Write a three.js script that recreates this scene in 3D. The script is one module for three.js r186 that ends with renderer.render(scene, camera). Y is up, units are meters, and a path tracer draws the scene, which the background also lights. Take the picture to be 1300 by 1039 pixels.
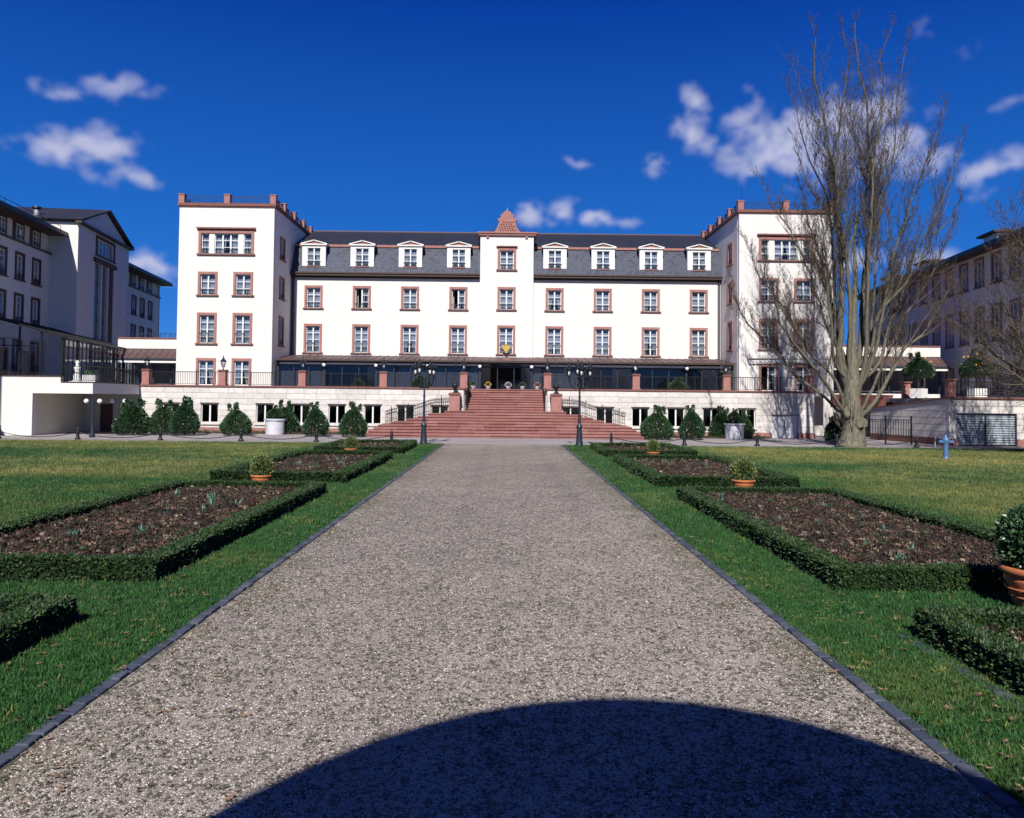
import * as THREE from 'three';
import { mergeGeometries } from 'three/addons/utils/BufferGeometryUtils.js';
import { RoundedBoxGeometry } from 'three/addons/geometries/RoundedBoxGeometry.js';

// ------------------------------------------------------------------ camera, sky, sun, exposure
const scene = new THREE.Scene();
const F = 1030, CU = 650, CV = 475, EYE = 2.5;                      // photograph: 1300 x 1039, lens axis at (650, 475)
const camera = new THREE.PerspectiveCamera(2 * Math.atan(475 / F) * 180 / Math.PI, 1300 / 950, 0.1, 2000);
camera.position.set(0, EYE, 0);
camera.rotation.order = 'YXZ';
camera.rotation.set(1.83 * Math.PI / 180, -Math.atan(8 / F), 0.58 * Math.PI / 180);
camera.setViewOffset(1300, 950, 0, 0, 1300, 1039);
camera.updateMatrixWorld(true);
const EXPO = 1.4;
const renderer = new THREE.WebGLRenderer({ antialias: true });
renderer.setSize(1024, 818);
renderer.toneMapping = THREE.LinearToneMapping;
renderer.toneMappingExposure = EXPO;
renderer.shadowMap.enabled = true;
renderer.shadowMap.type = THREE.PCFSoftShadowMap;
const SUN_AZ = 5.5 * Math.PI / 180, SUN_EL = 41 * Math.PI / 180;     // behind the camera, a little to its left
const sunDir = new THREE.Vector3(-Math.sin(SUN_AZ) * Math.cos(SUN_EL), Math.sin(SUN_EL), Math.cos(SUN_AZ) * Math.cos(SUN_EL));
const sun = new THREE.DirectionalLight(new THREE.Color(1, 0.955, 0.895), 4.8);
sun.position.copy(sunDir).multiplyScalar(120).add(new THREE.Vector3(0, 0, -35));
sun.target.position.set(0, 0, -35);
sun.castShadow = true;
Object.assign(sun.shadow.camera, { left: -60, right: 60, top: 60, bottom: -60, near: 1, far: 300 });
sun.shadow.mapSize.set(4096, 4096);
scene.add(sun, sun.target);

// ------------------------------------------------------------------ random, noise
function rng(seed) { let s = seed >>> 0; return () => { s = (s + 0x6D2B79F5) | 0; let t = Math.imul(s ^ (s >>> 15), 1 | s); t = (t + Math.imul(t ^ (t >>> 7), 61 | t)) ^ t; return ((t ^ (t >>> 14)) >>> 0) / 4294967296; }; }
function h3(x, y, z) { let n = Math.imul(x | 0, 374761393) + Math.imul(y | 0, 668265263) + Math.imul(z | 0, 2147483647 ^ 0x5bd1e995); n = Math.imul(n ^ (n >>> 13), 1274126177); n ^= n >>> 16; return (n >>> 0) / 4294967296; }
const sm = t => t * t * (3 - 2 * t);
const clamp = (x, a = 0, b = 1) => Math.min(b, Math.max(a, x));
const sstep = (a, b, x) => sm(clamp((x - a) / (b - a)));
const mix = (a, b, t) => a + (b - a) * t;
function noise3(x, y, z) {
  const xi = Math.floor(x), yi = Math.floor(y), zi = Math.floor(z), u = sm(x - xi), v = sm(y - yi), w = sm(z - zi);
  const L = (a, b, t) => a + (b - a) * t;
  return L(L(L(h3(xi, yi, zi), h3(xi + 1, yi, zi), u), L(h3(xi, yi + 1, zi), h3(xi + 1, yi + 1, zi), u), v),
    L(L(h3(xi, yi, zi + 1), h3(xi + 1, yi, zi + 1), u), L(h3(xi, yi + 1, zi + 1), h3(xi + 1, yi + 1, zi + 1), u), v), w);
}
function fbm3(x, y, z, o = 4) { let a = 0.5, s = 0, n = 0; for (let i = 0; i < o; i++) { s += a * noise3(x, y, z); n += a; a *= 0.5; x = x * 2.03 + 17; y = y * 2.03 + 5; z = z * 2.03 + 11; } return s / n; }
function tnoise(x, y, px, py, seed) {                                // tileable in px, py cells
  const xi = Math.floor(x), yi = Math.floor(y), u = sm(x - xi), v = sm(y - yi);
  const m = (a, b) => ((a % b) + b) % b;
  const a = h3(m(xi, px), m(yi, py), seed), b = h3(m(xi + 1, px), m(yi, py), seed), c = h3(m(xi, px), m(yi + 1, py), seed), d = h3(m(xi + 1, px), m(yi + 1, py), seed);
  return mix(mix(a, b, u), mix(c, d, u), v);
}
function tfbm(x, y, p, seed, o = 4) { let a = 0.5, s = 0, n = 0, q = p; for (let i = 0; i < o; i++) { s += a * tnoise(x * q, y * q, q, q, seed + i); n += a; a *= 0.55; q *= 2; } return s / n; }

// ------------------------------------------------------------------ photograph pixel -> direction / point
const camQ = camera.quaternion.clone();
const ray = (u, v) => new THREE.Vector3((u - CU) / F, -(v - CV) / F, -1).applyQuaternion(camQ);
const atZ = (u, v, Z) => { const d = ray(u, v); return d.multiplyScalar(Z / -d.z).add(new THREE.Vector3(0, EYE, 0)); };

// ------------------------------------------------------------------ the sky
{
  const W = 2048, H = 1024, data = new Float32Array(W * H * 4);
  const azel = (u, v) => { const d = ray(u, v).normalize(); return [Math.atan2(d.x, -d.z), Math.asin(d.y)]; };
  const px = 1 / F;
  // each puff: pixel u, v, radii in pixels, weight
  const puffs = [
    [75, 118, 32, 15, .52], [145, 112, 40, 16, .58], [120, 125, 55, 12, .3], [190, 120, 22, 10, .3],
    [60, 188, 42, 17, .85], [105, 188, 50, 20, .95], [142, 188, 36, 26, .9], [178, 228, 22, 12, .7], [145, 215, 40, 22, .5],
    [880, 130, 17, 24, .85], [874, 165, 20, 28, .9], [890, 178, 22, 22, .6], [945, 125, 20, 14, .5], [932, 150, 26, 22, .65], [968, 185, 58, 34, 1.05], [1010, 170, 42, 36, 1.0], [985, 205, 62, 20, .8],
    [1075, 150, 40, 40, .95], [1110, 140, 40, 34, .9], [1130, 185, 50, 44, .9], [1060, 200, 60, 36, .8], [1190, 205, 36, 16, .6],
    [1255, 222, 40, 14, .8], [1295, 208, 30, 18, .7], [1240, 245, 25, 12, .5],
    [735, 205, 22, 11, .6], [838, 203, 20, 15, .7], [672, 272, 24, 18, .95], [720, 270, 26, 18, .8], [752, 283, 34, 11, .8], [790, 285, 24, 7, .5],
    [185, 335, 34, 16, 1.0], [205, 345, 30, 14, .9], [1075, 335, 60, 24, .7], [1180, 335, 40, 16, .7], [1170, 30, 40, 20, .25], [1240, 60, 34, 20, .22],
    [1285, 128, 25, 12, .35], [560, 210, 26, 5, .12],
  ].map(([u, v, a, b, w]) => { const [A, E] = azel(u, v); return [A, E, a * px * .8, b * px * .76, w * .94]; });
  for (let j = 0; j < H; j++) {
    const el = (j + 0.5) / H * Math.PI - Math.PI / 2;
    for (let i = 0; i < W; i++) {
      const th = (i + 0.5) / W * 2 * Math.PI - Math.PI;               // equirectangular: u = atan2(z, x) / 2pi + 0.5
      const dx = Math.cos(el) * Math.cos(th), dy = Math.sin(el), dz = Math.cos(el) * Math.sin(th);
      const e = Math.max(0, el) * 180 / Math.PI;
      const t1 = Math.exp(-e / 2.6), t2 = Math.pow(clamp((e - 3) / 25), .8), t3 = sstep(25, 80, e);
      let r = mix(.026, .0012, t2), g = mix(.225, .038, t2), b = mix(.76, .32, t2);
      r = mix(r, .002, t3); g = mix(g, .022, t3); b = mix(b, .20, t3);
      r = mix(r, .16, t1 * .7); g = mix(g, .33, t1 * .7); b = mix(b, .72, t1 * .7);
      // clouds
      const az = Math.atan2(dx, -dz);
      let den = 0;
      if (el > 0) {
        if (Math.abs(az) < .75 && el < .6) {
          let s = 0;
          const wx = (fbm3(dx * 22, dy * 22, dz * 22, 4) - .5) * .034, wy = (fbm3(dx * 22 + 40, dy * 22, dz * 22, 4) - .5) * .03;
          for (const [A, E, a, bb, w] of puffs) {
            const qx = (az + wx - A) / a, qy = (el + wy - E) / bb, q = qx * qx + qy * qy;
            if (q < 6) s = Math.max(s, w * Math.exp(-q * .8)) + .12 * w * Math.exp(-q);
          }
          const n = fbm3(dx * 60, dy * 90, dz * 60, 5);
          den = clamp(s * 1.15 - .24 + (n - .5) * 2.1 * Math.min(1, s * 2.2)) * .85;
          den = Math.min(den, s);
        }
        const edge = Math.max(sstep(.74, .95, Math.abs(az)), sstep(.58, .75, el));
        if (edge > 0) {
          const k = 5 / (1 + 1.5 * dy), n = fbm3(dx * k + 3, dy * k * 1.6, dz * k + 9, 6);
          den = Math.max(den, edge * sstep(.6, .76, n) * .75);
        }
      }
      const lum = .72 + .25 * fbm3(dx * 40 + 9, dy * 60, dz * 40, 3);
      r = mix(r, .66 * lum, den); g = mix(g, .68 * lum, den); b = mix(b, .9 * lum, den);
      const o = (j * W + i) * 4;
      data[o] = r / EXPO; data[o + 1] = g / EXPO; data[o + 2] = b / EXPO; data[o + 3] = 1;
    }
  }
  const tex = new THREE.DataTexture(data, W, H, THREE.RGBAFormat, THREE.FloatType);
  tex.mapping = THREE.EquirectangularReflectionMapping;
  tex.magFilter = tex.minFilter = THREE.LinearFilter;
  tex.colorSpace = THREE.LinearSRGBColorSpace;
  tex.needsUpdate = true;
  scene.background = tex; scene.environment = tex;
}

// ------------------------------------------------------------------ textures
const toS = x => { x = clamp(x); return Math.round(255 * (x <= .0031308 ? 12.92 * x : 1.055 * Math.pow(x, 1 / 2.4) - .055)); };
function tex(size, metres, fn, mode = 'c') {                          // fn(x, y in 0..1) -> [r, g, b] linear, or a height
  const d = new Uint8Array(size * size * 4);
  for (let j = 0; j < size; j++) for (let i = 0; i < size; i++) {
    const o = (j * size + i) * 4, c = fn((i + .5) / size, (j + .5) / size);
    if (mode === 'c') { d[o] = toS(c[0]); d[o + 1] = toS(c[1]); d[o + 2] = toS(c[2]); } else d[o] = d[o + 1] = d[o + 2] = Math.round(255 * clamp(c));
    d[o + 3] = 255;
  }
  const t = new THREE.DataTexture(d, size, size, THREE.RGBAFormat);
  t.wrapS = t.wrapT = THREE.RepeatWrapping; t.magFilter = THREE.LinearFilter; t.minFilter = THREE.LinearMipmapLinearFilter; t.generateMipmaps = true;
  t.repeat.set(1 / metres, 1 / metres);
  if (mode === 'c') t.colorSpace = THREE.SRGBColorSpace;
  t.needsUpdate = true;
  return t;
}
const lin = (r, g, b) => new THREE.Color().setRGB(r, g, b);
const std = (r, g, b, rough = .85, extra = {}) => new THREE.MeshStandardMaterial({ color: lin(r, g, b), roughness: rough, ...extra });
// stones of the gravel: one cell per pebble
function cells(x, y, n, seed) {                                       // nearest of jittered points on an n x n tile
  const gx = x * n, gy = y * n, xi = Math.floor(gx), yi = Math.floor(gy); let best = 9, second = 9, id = 0;
  for (let a = -1; a <= 1; a++) for (let b = -1; b <= 1; b++) {
    const cx = ((xi + a) % n + n) % n, cy = ((yi + b) % n + n) % n;
    const px = xi + a + h3(cx, cy, seed), py = yi + b + h3(cx, cy, seed + 1), q = (px - gx) ** 2 + (py - gy) ** 2;
    if (q < best) { second = best; best = q; id = h3(cx, cy, seed + 2); } else if (q < second) second = q;
  }
  return [Math.sqrt(best), Math.sqrt(second), id];
}
const GS = 1536, gravH = new Float32Array(GS * GS);
const gravelMap = tex(GS, 2.6, (x, y) => {
  const [d1, d2, id] = cells(x, y, 250, 11), f = tfbm(x, y, 6, 31, 4), sp = tfbm(x, y, 64, 77, 3);
  let k = clamp((d2 - d1) * 2.2);
  gravH[Math.floor(y * GS) * GS + Math.floor(x * GS)] = k * (.4 + .6 * id);
  let l = id < .14 ? .10 : id > .97 ? .56 : .33 + .22 * id;
  l *= (.45 + .55 * k) * (.8 + .4 * f);
  let c = [l * 1.12, l * .985, l * .84];
  if (sp > .58) c = [c[0] * .42, c[1] * .42, c[2] * .36];             // grit and soil between the stones
  return c;
});
const gravelBump = tex(GS, 2.6, (x, y) => gravH[Math.floor(y * GS) * GS + Math.floor(x * GS)], 'b');
const grassMap = tex(1024, 1.7, (x, y) => {
  const a = tfbm(x, y, 90, 3, 3), b = tfbm(x, y, 9, 8, 4), s = tfbm(x, y, 40, 21, 3);
  const l = .35 + .9 * a * (.6 + .7 * b);
  return s > .6 ? [l * 1.35, l * 1.08, l * .95] : [l, l, l];
});
const stuccoMap = tex(512, 3.1, (x, y) => { const l = .93 + .06 * tfbm(x, y, 4, 5, 5) + .02 * (tfbm(x, y, 120, 9, 2) - .5); return [l, l * .995, l * .985]; });
const stuccoBump = tex(512, .9, (x, y) => tfbm(x, y, 60, 13, 3), 'b');
const stoneMap = tex(512, 1.3, (x, y) => { const l = .74 + .34 * tfbm(x, y, 7, 41, 5) + .12 * (tfbm(x, y, 150, 44, 2) - .5); const q = .04 * (tfbm(x, y, 14, 47, 3) - .5); return [l + q, l, l - q]; });
const slateMap = tex(1024, 3.2, (x, y) => {
  const rows = 18, cols = 14, ry = y * rows, r = Math.floor(ry), cx = x * cols + (r % 2) * .5, c = Math.floor(cx), fy = ry - r, fx = cx - c;
  const id = h3(((c % cols) + cols) % cols, r, 5), id2 = h3(((c % cols) + cols) % cols, r, 9);
  let l = .55 + .75 * id; if (id2 > .86) l *= 1.45;
  if (fx < .045 || fy < .07) l *= .35;
  l *= .85 + .3 * tfbm(x, y, 40, 61, 3);
  return [l, l * (.98 + .05 * id2), l * (1 + .1 * id2)];
});
const slateBump = tex(512, 3.2, (x, y) => { const ry = y * 18, r = Math.floor(ry), cx = x * 14 + (r % 2) * .5, fx = cx - Math.floor(cx), fy = ry - r; return fx < .05 ? 0 : .25 + .75 * (1 - fy) * (.8 + .2 * h3(Math.floor(cx), r, 4)); }, 'b');
const barkMap = tex(512, 1.2, (x, y) => { const a = tnoise(x * 26 + 2.5 * tfbm(x, y, 8, 3, 3), y * 5, 26, 5, 71), b = tfbm(x, y, 30, 73, 3); const l = .45 + .75 * a * (.6 + .6 * b); return [l, l * .97, l * .88]; });
const barkBump = tex(512, 1.2, (x, y) => tnoise(x * 26 + 2.5 * tfbm(x, y, 8, 3, 3), y * 5, 26, 5, 71) * .8 + .2 * tfbm(x, y, 40, 73, 2), 'b');
const paveMap = tex(1024, 3.7, (x, y) => { const [d1, d2, id] = cells(x, y, 150, 91), f = tfbm(x, y, 5, 93, 5); const l = (.7 + .5 * f) * (.82 + .3 * id); return [l, l * .97, l * .96]; });
const soilMap = tex(768, 1.4, (x, y) => { const [d1, d2, id] = cells(x, y, 60, 15), f = tfbm(x, y, 8, 19, 4); const l = (.4 + .8 * id) * (.6 + .8 * f) * (.6 + .4 * clamp((d2 - d1) * 3)); return [l, l * .86, l * .74]; });

const M = {
  white: std(.66, .632, .605, .92, { map: stuccoMap, bumpMap: stuccoBump, bumpScale: .004 }),
  whiteTrim: std(.64, .63, .6, .6),
  frame: std(.66, .66, .64, .45),
  pink: std(.33, .152, .13, .85, { map: stoneMap, bumpMap: stoneMap, bumpScale: .003 }),
  pinkDark: std(.19, .08, .066, .85, { map: stoneMap }),
  stepC: std(.235, .092, .078, .85, { map: stoneMap, bumpMap: stoneMap, bumpScale: .004 }),
  stepD: std(.31, .15, .135, .85, { map: stoneMap, bumpMap: stoneMap, bumpScale: .004 }),
  step: std(.285, .122, .105, .85, { map: stoneMap, bumpMap: stoneMap, bumpScale: .004 }),
  stepB: std(.265, .112, .098, .85, { map: stoneMap, bumpMap: stoneMap, bumpScale: .004 }),
  block: [std(.60, .565, .53, .9, { map: stoneMap, bumpMap: stoneMap, bumpScale: .003 }), std(.65, .61, .57, .9, { map: stoneMap, bumpMap: stoneMap, bumpScale: .003 }), std(.56, .53, .495, .9, { map: stoneMap, bumpMap: stoneMap, bumpScale: .003 })],
  joint: std(.34, .29, .25, .95),
  paving: std(.36, .33, .31, .9, { map: stoneMap }),
  slate: std(.052, .06, .09, .5, { map: slateMap, bumpMap: slateBump, bumpScale: .02 }),
  slateTop: std(.02, .022, .03, .6, { map: slateMap, bumpMap: slateBump, bumpScale: .02 }),
  timber: std(.085, .036, .028, .75),
  brown: std(.045, .024, .017, .6),
  copper: std(.095, .055, .055, .55, { metalness: .15 }),
  iron: std(.012, .014, .018, .45, { metalness: .4 }),
  ironBlue: std(.022, .032, .048, .45, { metalness: .3 }),
  dark: std(.012, .012, .013, .9),
  room: std(.05, .045, .04, .95),  // near-black in place of unlit room depth; also colours doors and soil
  greyWall: std(.30, .29, .31, .95),
  curtain: std(.24, .26, .30, .95, { side: THREE.DoubleSide }),
  glass: new THREE.MeshPhysicalMaterial({ color: lin(.86, .92, .98), roughness: .02, metalness: 0, transmission: 1, thickness: 0, ior: 1.65, side: THREE.DoubleSide }),
  glassDark: new THREE.MeshPhysicalMaterial({ color: lin(.62, .66, .72), roughness: .03, metalness: 0, transmission: 1, thickness: 0, ior: 1.6, side: THREE.DoubleSide }),
  lampGlass: new THREE.MeshPhysicalMaterial({ color: lin(.93, .95, .96), roughness: .12, transmission: 1, thickness: 0, ior: 1.5, side: THREE.DoubleSide }),
  globe: std(.85, .85, .84, .25),
  gold: std(.75, .48, .10, .35, { metalness: .6 }),
  terracotta: std(.40, .125, .04, .75, { map: stoneMap }),
  planter: std(.56, .56, .6, .7, { map: stoneMap }),
  bark: std(.19, .178, .14, .95, { map: barkMap, bumpMap: barkBump, bumpScale: .05 }),
  branch: std(.135, .125, .1, .95, { map: barkMap }),
  twig: std(.062, .052, .04, .95),
  bud: std(.09, .06, .04, .9),
  hydrant: std(.07, .14, .27, .35),
  beige: std(.62, .58, .46, .95, { map: stuccoMap }),
  red: std(.16, .05, .04, .8),
  doorWhite: std(.6, .6, .62, .5),
  louvre: std(.30, .34, .38, .5, { metalness: .3 }),
};
const leafMat = (r, g, b, rough = .55) => new THREE.MeshStandardMaterial({ color: lin(r, g, b), roughness: rough, side: THREE.DoubleSide });

// ------------------------------------------------------------------ helpers: geometries, parts, things
function boxUV(g, k = 1) {                                            // texture coordinates in metres from the face direction
  if (g.index) g = g.toNonIndexed();
  const p = g.attributes.position, n = g.attributes.normal, uv = new Float32Array(p.count * 2);
  for (let i = 0; i < p.count; i += 3) {
    let ax = 0, ay = 0, az = 0;
    for (let j = 0; j < 3; j++) { ax += Math.abs(n.getX(i + j)); ay += Math.abs(n.getY(i + j)); az += Math.abs(n.getZ(i + j)); }
    for (let j = 0; j < 3; j++) {
      const x = p.getX(i + j), y = p.getY(i + j), z = p.getZ(i + j);
      const [a, b] = ay > ax && ay > az ? [x, z] : ax > az ? [z, y] : [x, y];
      uv[(i + j) * 2] = a * k; uv[(i + j) * 2 + 1] = b * k;
    }
  }
  g.setAttribute('uv', new THREE.BufferAttribute(uv, 2));
  return g;
}
const bx = (x0, x1, y0, y1, z0, z1) => { const g = new THREE.BoxGeometry(Math.abs(x1 - x0), Math.abs(y1 - y0), Math.abs(z1 - z0)); g.translate((x0 + x1) / 2, (y0 + y1) / 2, (z0 + z1) / 2); return g; };
const cyl = (r0, r1, y0, y1, x = 0, z = 0, seg = 10) => { const g = new THREE.CylinderGeometry(r1, r0, y1 - y0, seg); g.translate(x, (y0 + y1) / 2, z); return g; };
const lathe = (pts, seg = 12) => new THREE.LatheGeometry(pts.map(([r, y]) => new THREE.Vector2(r, y)), seg);
const tube = (pts, r, n = 10, seg = 5) => new THREE.TubeGeometry(new THREE.CatmullRomCurve3(pts.map(p => new THREE.Vector3(...p))), n, r, seg);
function bar(a, b, w, h = w) {                                       // a square bar from a to b
  const A = new THREE.Vector3(...a), B = new THREE.Vector3(...b), d = B.clone().sub(A), L = d.length();
  const g = new THREE.BoxGeometry(w, h, L);
  const q = new THREE.Quaternion().setFromRotationMatrix(new THREE.Matrix4().lookAt(new THREE.Vector3(), d.clone().negate(), Math.abs(d.y / L) > .99 ? new THREE.Vector3(1, 0, 0) : new THREE.Vector3(0, 1, 0)));
  g.applyQuaternion(q); g.translate((A.x + B.x) / 2, (A.y + B.y) / 2, (A.z + B.z) / 2);
  return g;
}
function join(list) { const a = list.map(g => { let q = g.index ? g.toNonIndexed() : g; for (const k of Object.keys(q.attributes)) if (!['position', 'normal', 'uv'].includes(k)) q.deleteAttribute(k); return q; }); return a.length === 1 ? a[0] : mergeGeometries(a, false); }
function wallGeo(x0, x1, y0, y1, depth, holes) {                      // front face at z = 0, real openings with reveals
  const xs = [...new Set([x0, x1, ...holes.flatMap(h => [h[0], h[1]])].map(v => +v.toFixed(4)))].sort((a, b) => a - b);
  const ys = [...new Set([y0, y1, ...holes.flatMap(h => [h[2], h[3]])].map(v => +v.toFixed(4)))].sort((a, b) => a - b);
  const p = [], n = [], quad = (a, b, c, d, nn) => { for (const q of [a, b, c, a, c, d]) { p.push(...q); n.push(...nn); } };
  const inHole = (x, y) => holes.some(h => x > h[0] && x < h[1] && y > h[2] && y < h[3]);
  for (let i = 0; i + 1 < xs.length; i++) for (let j = 0; j + 1 < ys.length; j++) {
    const a = xs[i], b = xs[i + 1], c = ys[j], d = ys[j + 1];
    if (inHole((a + b) / 2, (c + d) / 2)) continue;
    quad([a, c, 0], [b, c, 0], [b, d, 0], [a, d, 0], [0, 0, 1]); quad([b, c, -depth], [a, c, -depth], [a, d, -depth], [b, d, -depth], [0, 0, -1]);
  }
  for (const [a, b, c, d, inner] of [[x0, x1, y0, y1, false], ...holes.map(h => [...h.slice(0, 4), true])]) {
    const s = inner ? -1 : 1, side = (A, B, C, D, nn) => s > 0 ? quad(A, B, C, D, nn) : quad(D, C, B, A, nn.map(v => -v));
    side([b, c, 0], [b, c, -depth], [b, d, -depth], [b, d, 0], [1, 0, 0]); side([a, c, -depth], [a, c, 0], [a, d, 0], [a, d, -depth], [-1, 0, 0]);
    side([a, d, 0], [b, d, 0], [b, d, -depth], [a, d, -depth], [0, 1, 0]); side([a, c, -depth], [b, c, -depth], [b, c, 0], [a, c, 0], [0, -1, 0]);
  }
  const g = new THREE.BufferGeometry();
  g.setAttribute('position', new THREE.Float32BufferAttribute(p, 3)); g.setAttribute('normal', new THREE.Float32BufferAttribute(n, 3)); g.setAttribute('uv', new THREE.Float32BufferAttribute(new Float32Array(p.length / 3 * 2), 2));
  return boxUV(g);
}
const used = {};
function numbered(n) { const k = used[n] = (used[n] ?? -1) + 1; return k ? `${n}_${String(k).padStart(3, '0')}` : n; }
function shade(o) { o.traverse(m => { if (m.isMesh) { m.castShadow = true; m.receiveShadow = true; } }); return o; }
function mesh(name, geo, mat, parent) {
  if (Array.isArray(geo)) geo = join(geo);
  if (mat.map && !geo.userData.uvDone) { geo = boxUV(geo); geo.userData.uvDone = true; }
  const m = new THREE.Mesh(geo, mat); m.name = name; m.castShadow = m.receiveShadow = true;
  if (parent) parent.add(m);
  return m;
}
function thing(name, label, category, pos = [0, 0, 0], turn = 0, group) {
  const o = new THREE.Group(); o.name = numbered(name); o.position.set(...pos); o.rotation.y = turn;
  o.userData = { label, category }; if (group) o.userData.group = group;
  scene.add(o); return o;
}
function copyOf(src, name, label, group) {
  const c = src.clone(); c.name = numbered(name); c.userData = { ...src.userData, label }; if (group) c.userData.group = group;
  scene.add(c); return c;
}
function structure(name, geo, mat) { const m = mesh(numbered(name), geo, mat, scene); m.userData.kind = 'structure'; return m; }
class Tris {                                                         // collects tubes and leaves
  constructor() { this.p = []; this.n = []; this.u = []; }
  tri(a, b, c, n) { for (const v of [a, b, c]) { this.p.push(v.x, v.y, v.z); this.n.push(n.x, n.y, n.z); this.u.push(v.x, v.y); } }
  tube(pts, rad, sides) {
    const rings = [];
    let ref = new THREE.Vector3(.3, .1, 1).normalize(), len = 0;
    for (let i = 0; i < pts.length; i++) {
      const t = pts[Math.min(i + 1, pts.length - 1)].clone().sub(pts[Math.max(i - 1, 0)]).normalize();
      const a = new THREE.Vector3().crossVectors(t, ref).normalize(), b = new THREE.Vector3().crossVectors(t, a).normalize();
      ref = new THREE.Vector3().crossVectors(a, t);
      if (i) len += pts[i].distanceTo(pts[i - 1]);
      const ring = [];
      for (let k = 0; k < sides; k++) { const w = k / sides * 2 * Math.PI, n = a.clone().multiplyScalar(Math.cos(w)).addScaledVector(b, Math.sin(w)); ring.push([pts[i].clone().addScaledVector(n, typeof rad === 'function' ? rad(i, k) : rad[i]), n, k / sides, len]); }
      rings.push(ring);
    }
    const girth = typeof rad === 'function' ? 3 : Math.max(.3, rad[0] * 6.3);
    for (let i = 0; i + 1 < rings.length; i++) for (let k = 0; k < sides; k++) {
      const k2 = (k + 1) % sides, A = rings[i][k], B = rings[i][k2], C = rings[i + 1][k2], D = rings[i + 1][k];
      const ub = k2 ? B[2] : 1;
      for (const [v, uu] of [[A, A[2]], [B, ub], [C, ub], [A, A[2]], [C, ub], [D, A[2]]]) { this.p.push(v[0].x, v[0].y, v[0].z); this.n.push(v[1].x, v[1].y, v[1].z); this.u.push(uu * girth, v[3]); }
    }
  }
  leaf(c, dir, side, l, w) {                                         // pointed leaf of two triangles folded on the rib
    const t = c.clone().addScaledVector(dir, l), m = c.clone().addScaledVector(dir, l * .45), a = m.clone().addScaledVector(side, w), b = m.clone().addScaledVector(side, -w);
    const n = new THREE.Vector3().crossVectors(dir, side).normalize(), fold = n.clone().multiplyScalar(w * .35);
    a.add(fold); b.add(fold);
    const n1 = n.clone().addScaledVector(side, -.3).normalize(), n2 = n.clone().addScaledVector(side, .3).normalize();
    this.tri(c, t, a, n1); this.tri(c, b, t, n2);
  }
  build() {
    const g = new THREE.BufferGeometry();
    g.setAttribute('position', new THREE.Float32BufferAttribute(this.p, 3)); g.setAttribute('normal', new THREE.Float32BufferAttribute(this.n, 3)); g.setAttribute('uv', new THREE.Float32BufferAttribute(this.u, 2));
    g.userData.uvDone = true;
    return g;
  }
}
const V = (x, y, z) => new THREE.Vector3(x, y, z);
const rndDir = R => { const z = R() * 2 - 1, a = R() * 2 * Math.PI, s = Math.sqrt(1 - z * z); return V(s * Math.cos(a), z, s * Math.sin(a)); };
const SIDE = { '-1': 'on the gabled wing side', '1': 'on the poplar side' };
// ------------------------------------------------------------------ ground: lawn, path, forecourt
const PL = -3.41, PR = 3.17, LAWN_END = -45.3;                       // path edges, far edge of the lawn
function grid(x0, x1, z0, z1, step, col, hgt) {
  const nx = Math.max(1, Math.round((x1 - x0) / step)), nz = Math.max(1, Math.round(Math.abs(z1 - z0) / step));
  const p = [], c = [], uv = [], n = [], idx = [];
  for (let j = 0; j <= nz; j++) for (let i = 0; i <= nx; i++) {
    const x = mix(x0, x1, i / nx), z = mix(z0, z1, j / nz);
    p.push(x, hgt ? hgt(x, z) : 0, z); n.push(0, 1, 0); uv.push(x, z); const q = col(x, z); c.push(q[0], q[1], q[2]);
  }
  for (let j = 0; j < nz; j++) for (let i = 0; i < nx; i++) { const a = j * (nx + 1) + i, b = a + 1, d = a + nx + 1, e = d + 1; idx.push(a, b, e, a, e, d); }
  const g = new THREE.BufferGeometry();
  g.setAttribute('position', new THREE.Float32BufferAttribute(p, 3)); g.setAttribute('normal', new THREE.Float32BufferAttribute(n, 3));
  g.setAttribute('uv', new THREE.Float32BufferAttribute(uv, 2)); g.setAttribute('color', new THREE.Float32BufferAttribute(c, 3)); g.setIndex(idx);
  g.userData.uvDone = true;
  return g;
}
// dry straw-coloured patches lie in the open lawn, the strips along the path are lush
function dryness(x, z) {
  const open = sstep(8.2, 12, Math.abs(x));
  const big = fbm3(x * .09, 3, z * .22, 4), small = fbm3(x * .55, 7, z * .8, 4);
  return clamp(open * (.3 + 1.9 * (big - .43)) + (small - .5) * .8, 0, 1);
}
function lawnCol(x, z) { const d = dryness(x, z), k = .85 + .5 * (fbm3(x * 1.3, 1, z * 1.3, 3) - .4); return [mix(.014, .19, d) * k, mix(.062, .18, d) * k, mix(.011, .05, d) * k]; }
const lawnMat = new THREE.MeshStandardMaterial({ map: grassMap, vertexColors: true, roughness: 1, bumpMap: grassMap, bumpScale: .02 });
structure('ground', (() => { const g = new THREE.PlaneGeometry(1400, 1400); g.rotateX(-Math.PI / 2); g.translate(0, -.06, 0); return g; })(), std(.05, .09, .03, 1));
structure('lawn', grid(-75, PL - .06, 20, LAWN_END, .5, lawnCol), lawnMat);
structure('lawn', grid(PR + .06, 75, 20, LAWN_END, .5, lawnCol), lawnMat);
const pathMat = new THREE.MeshStandardMaterial({ map: gravelMap, vertexColors: true, roughness: .95, bumpMap: gravelBump, bumpScale: .012 });
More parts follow.
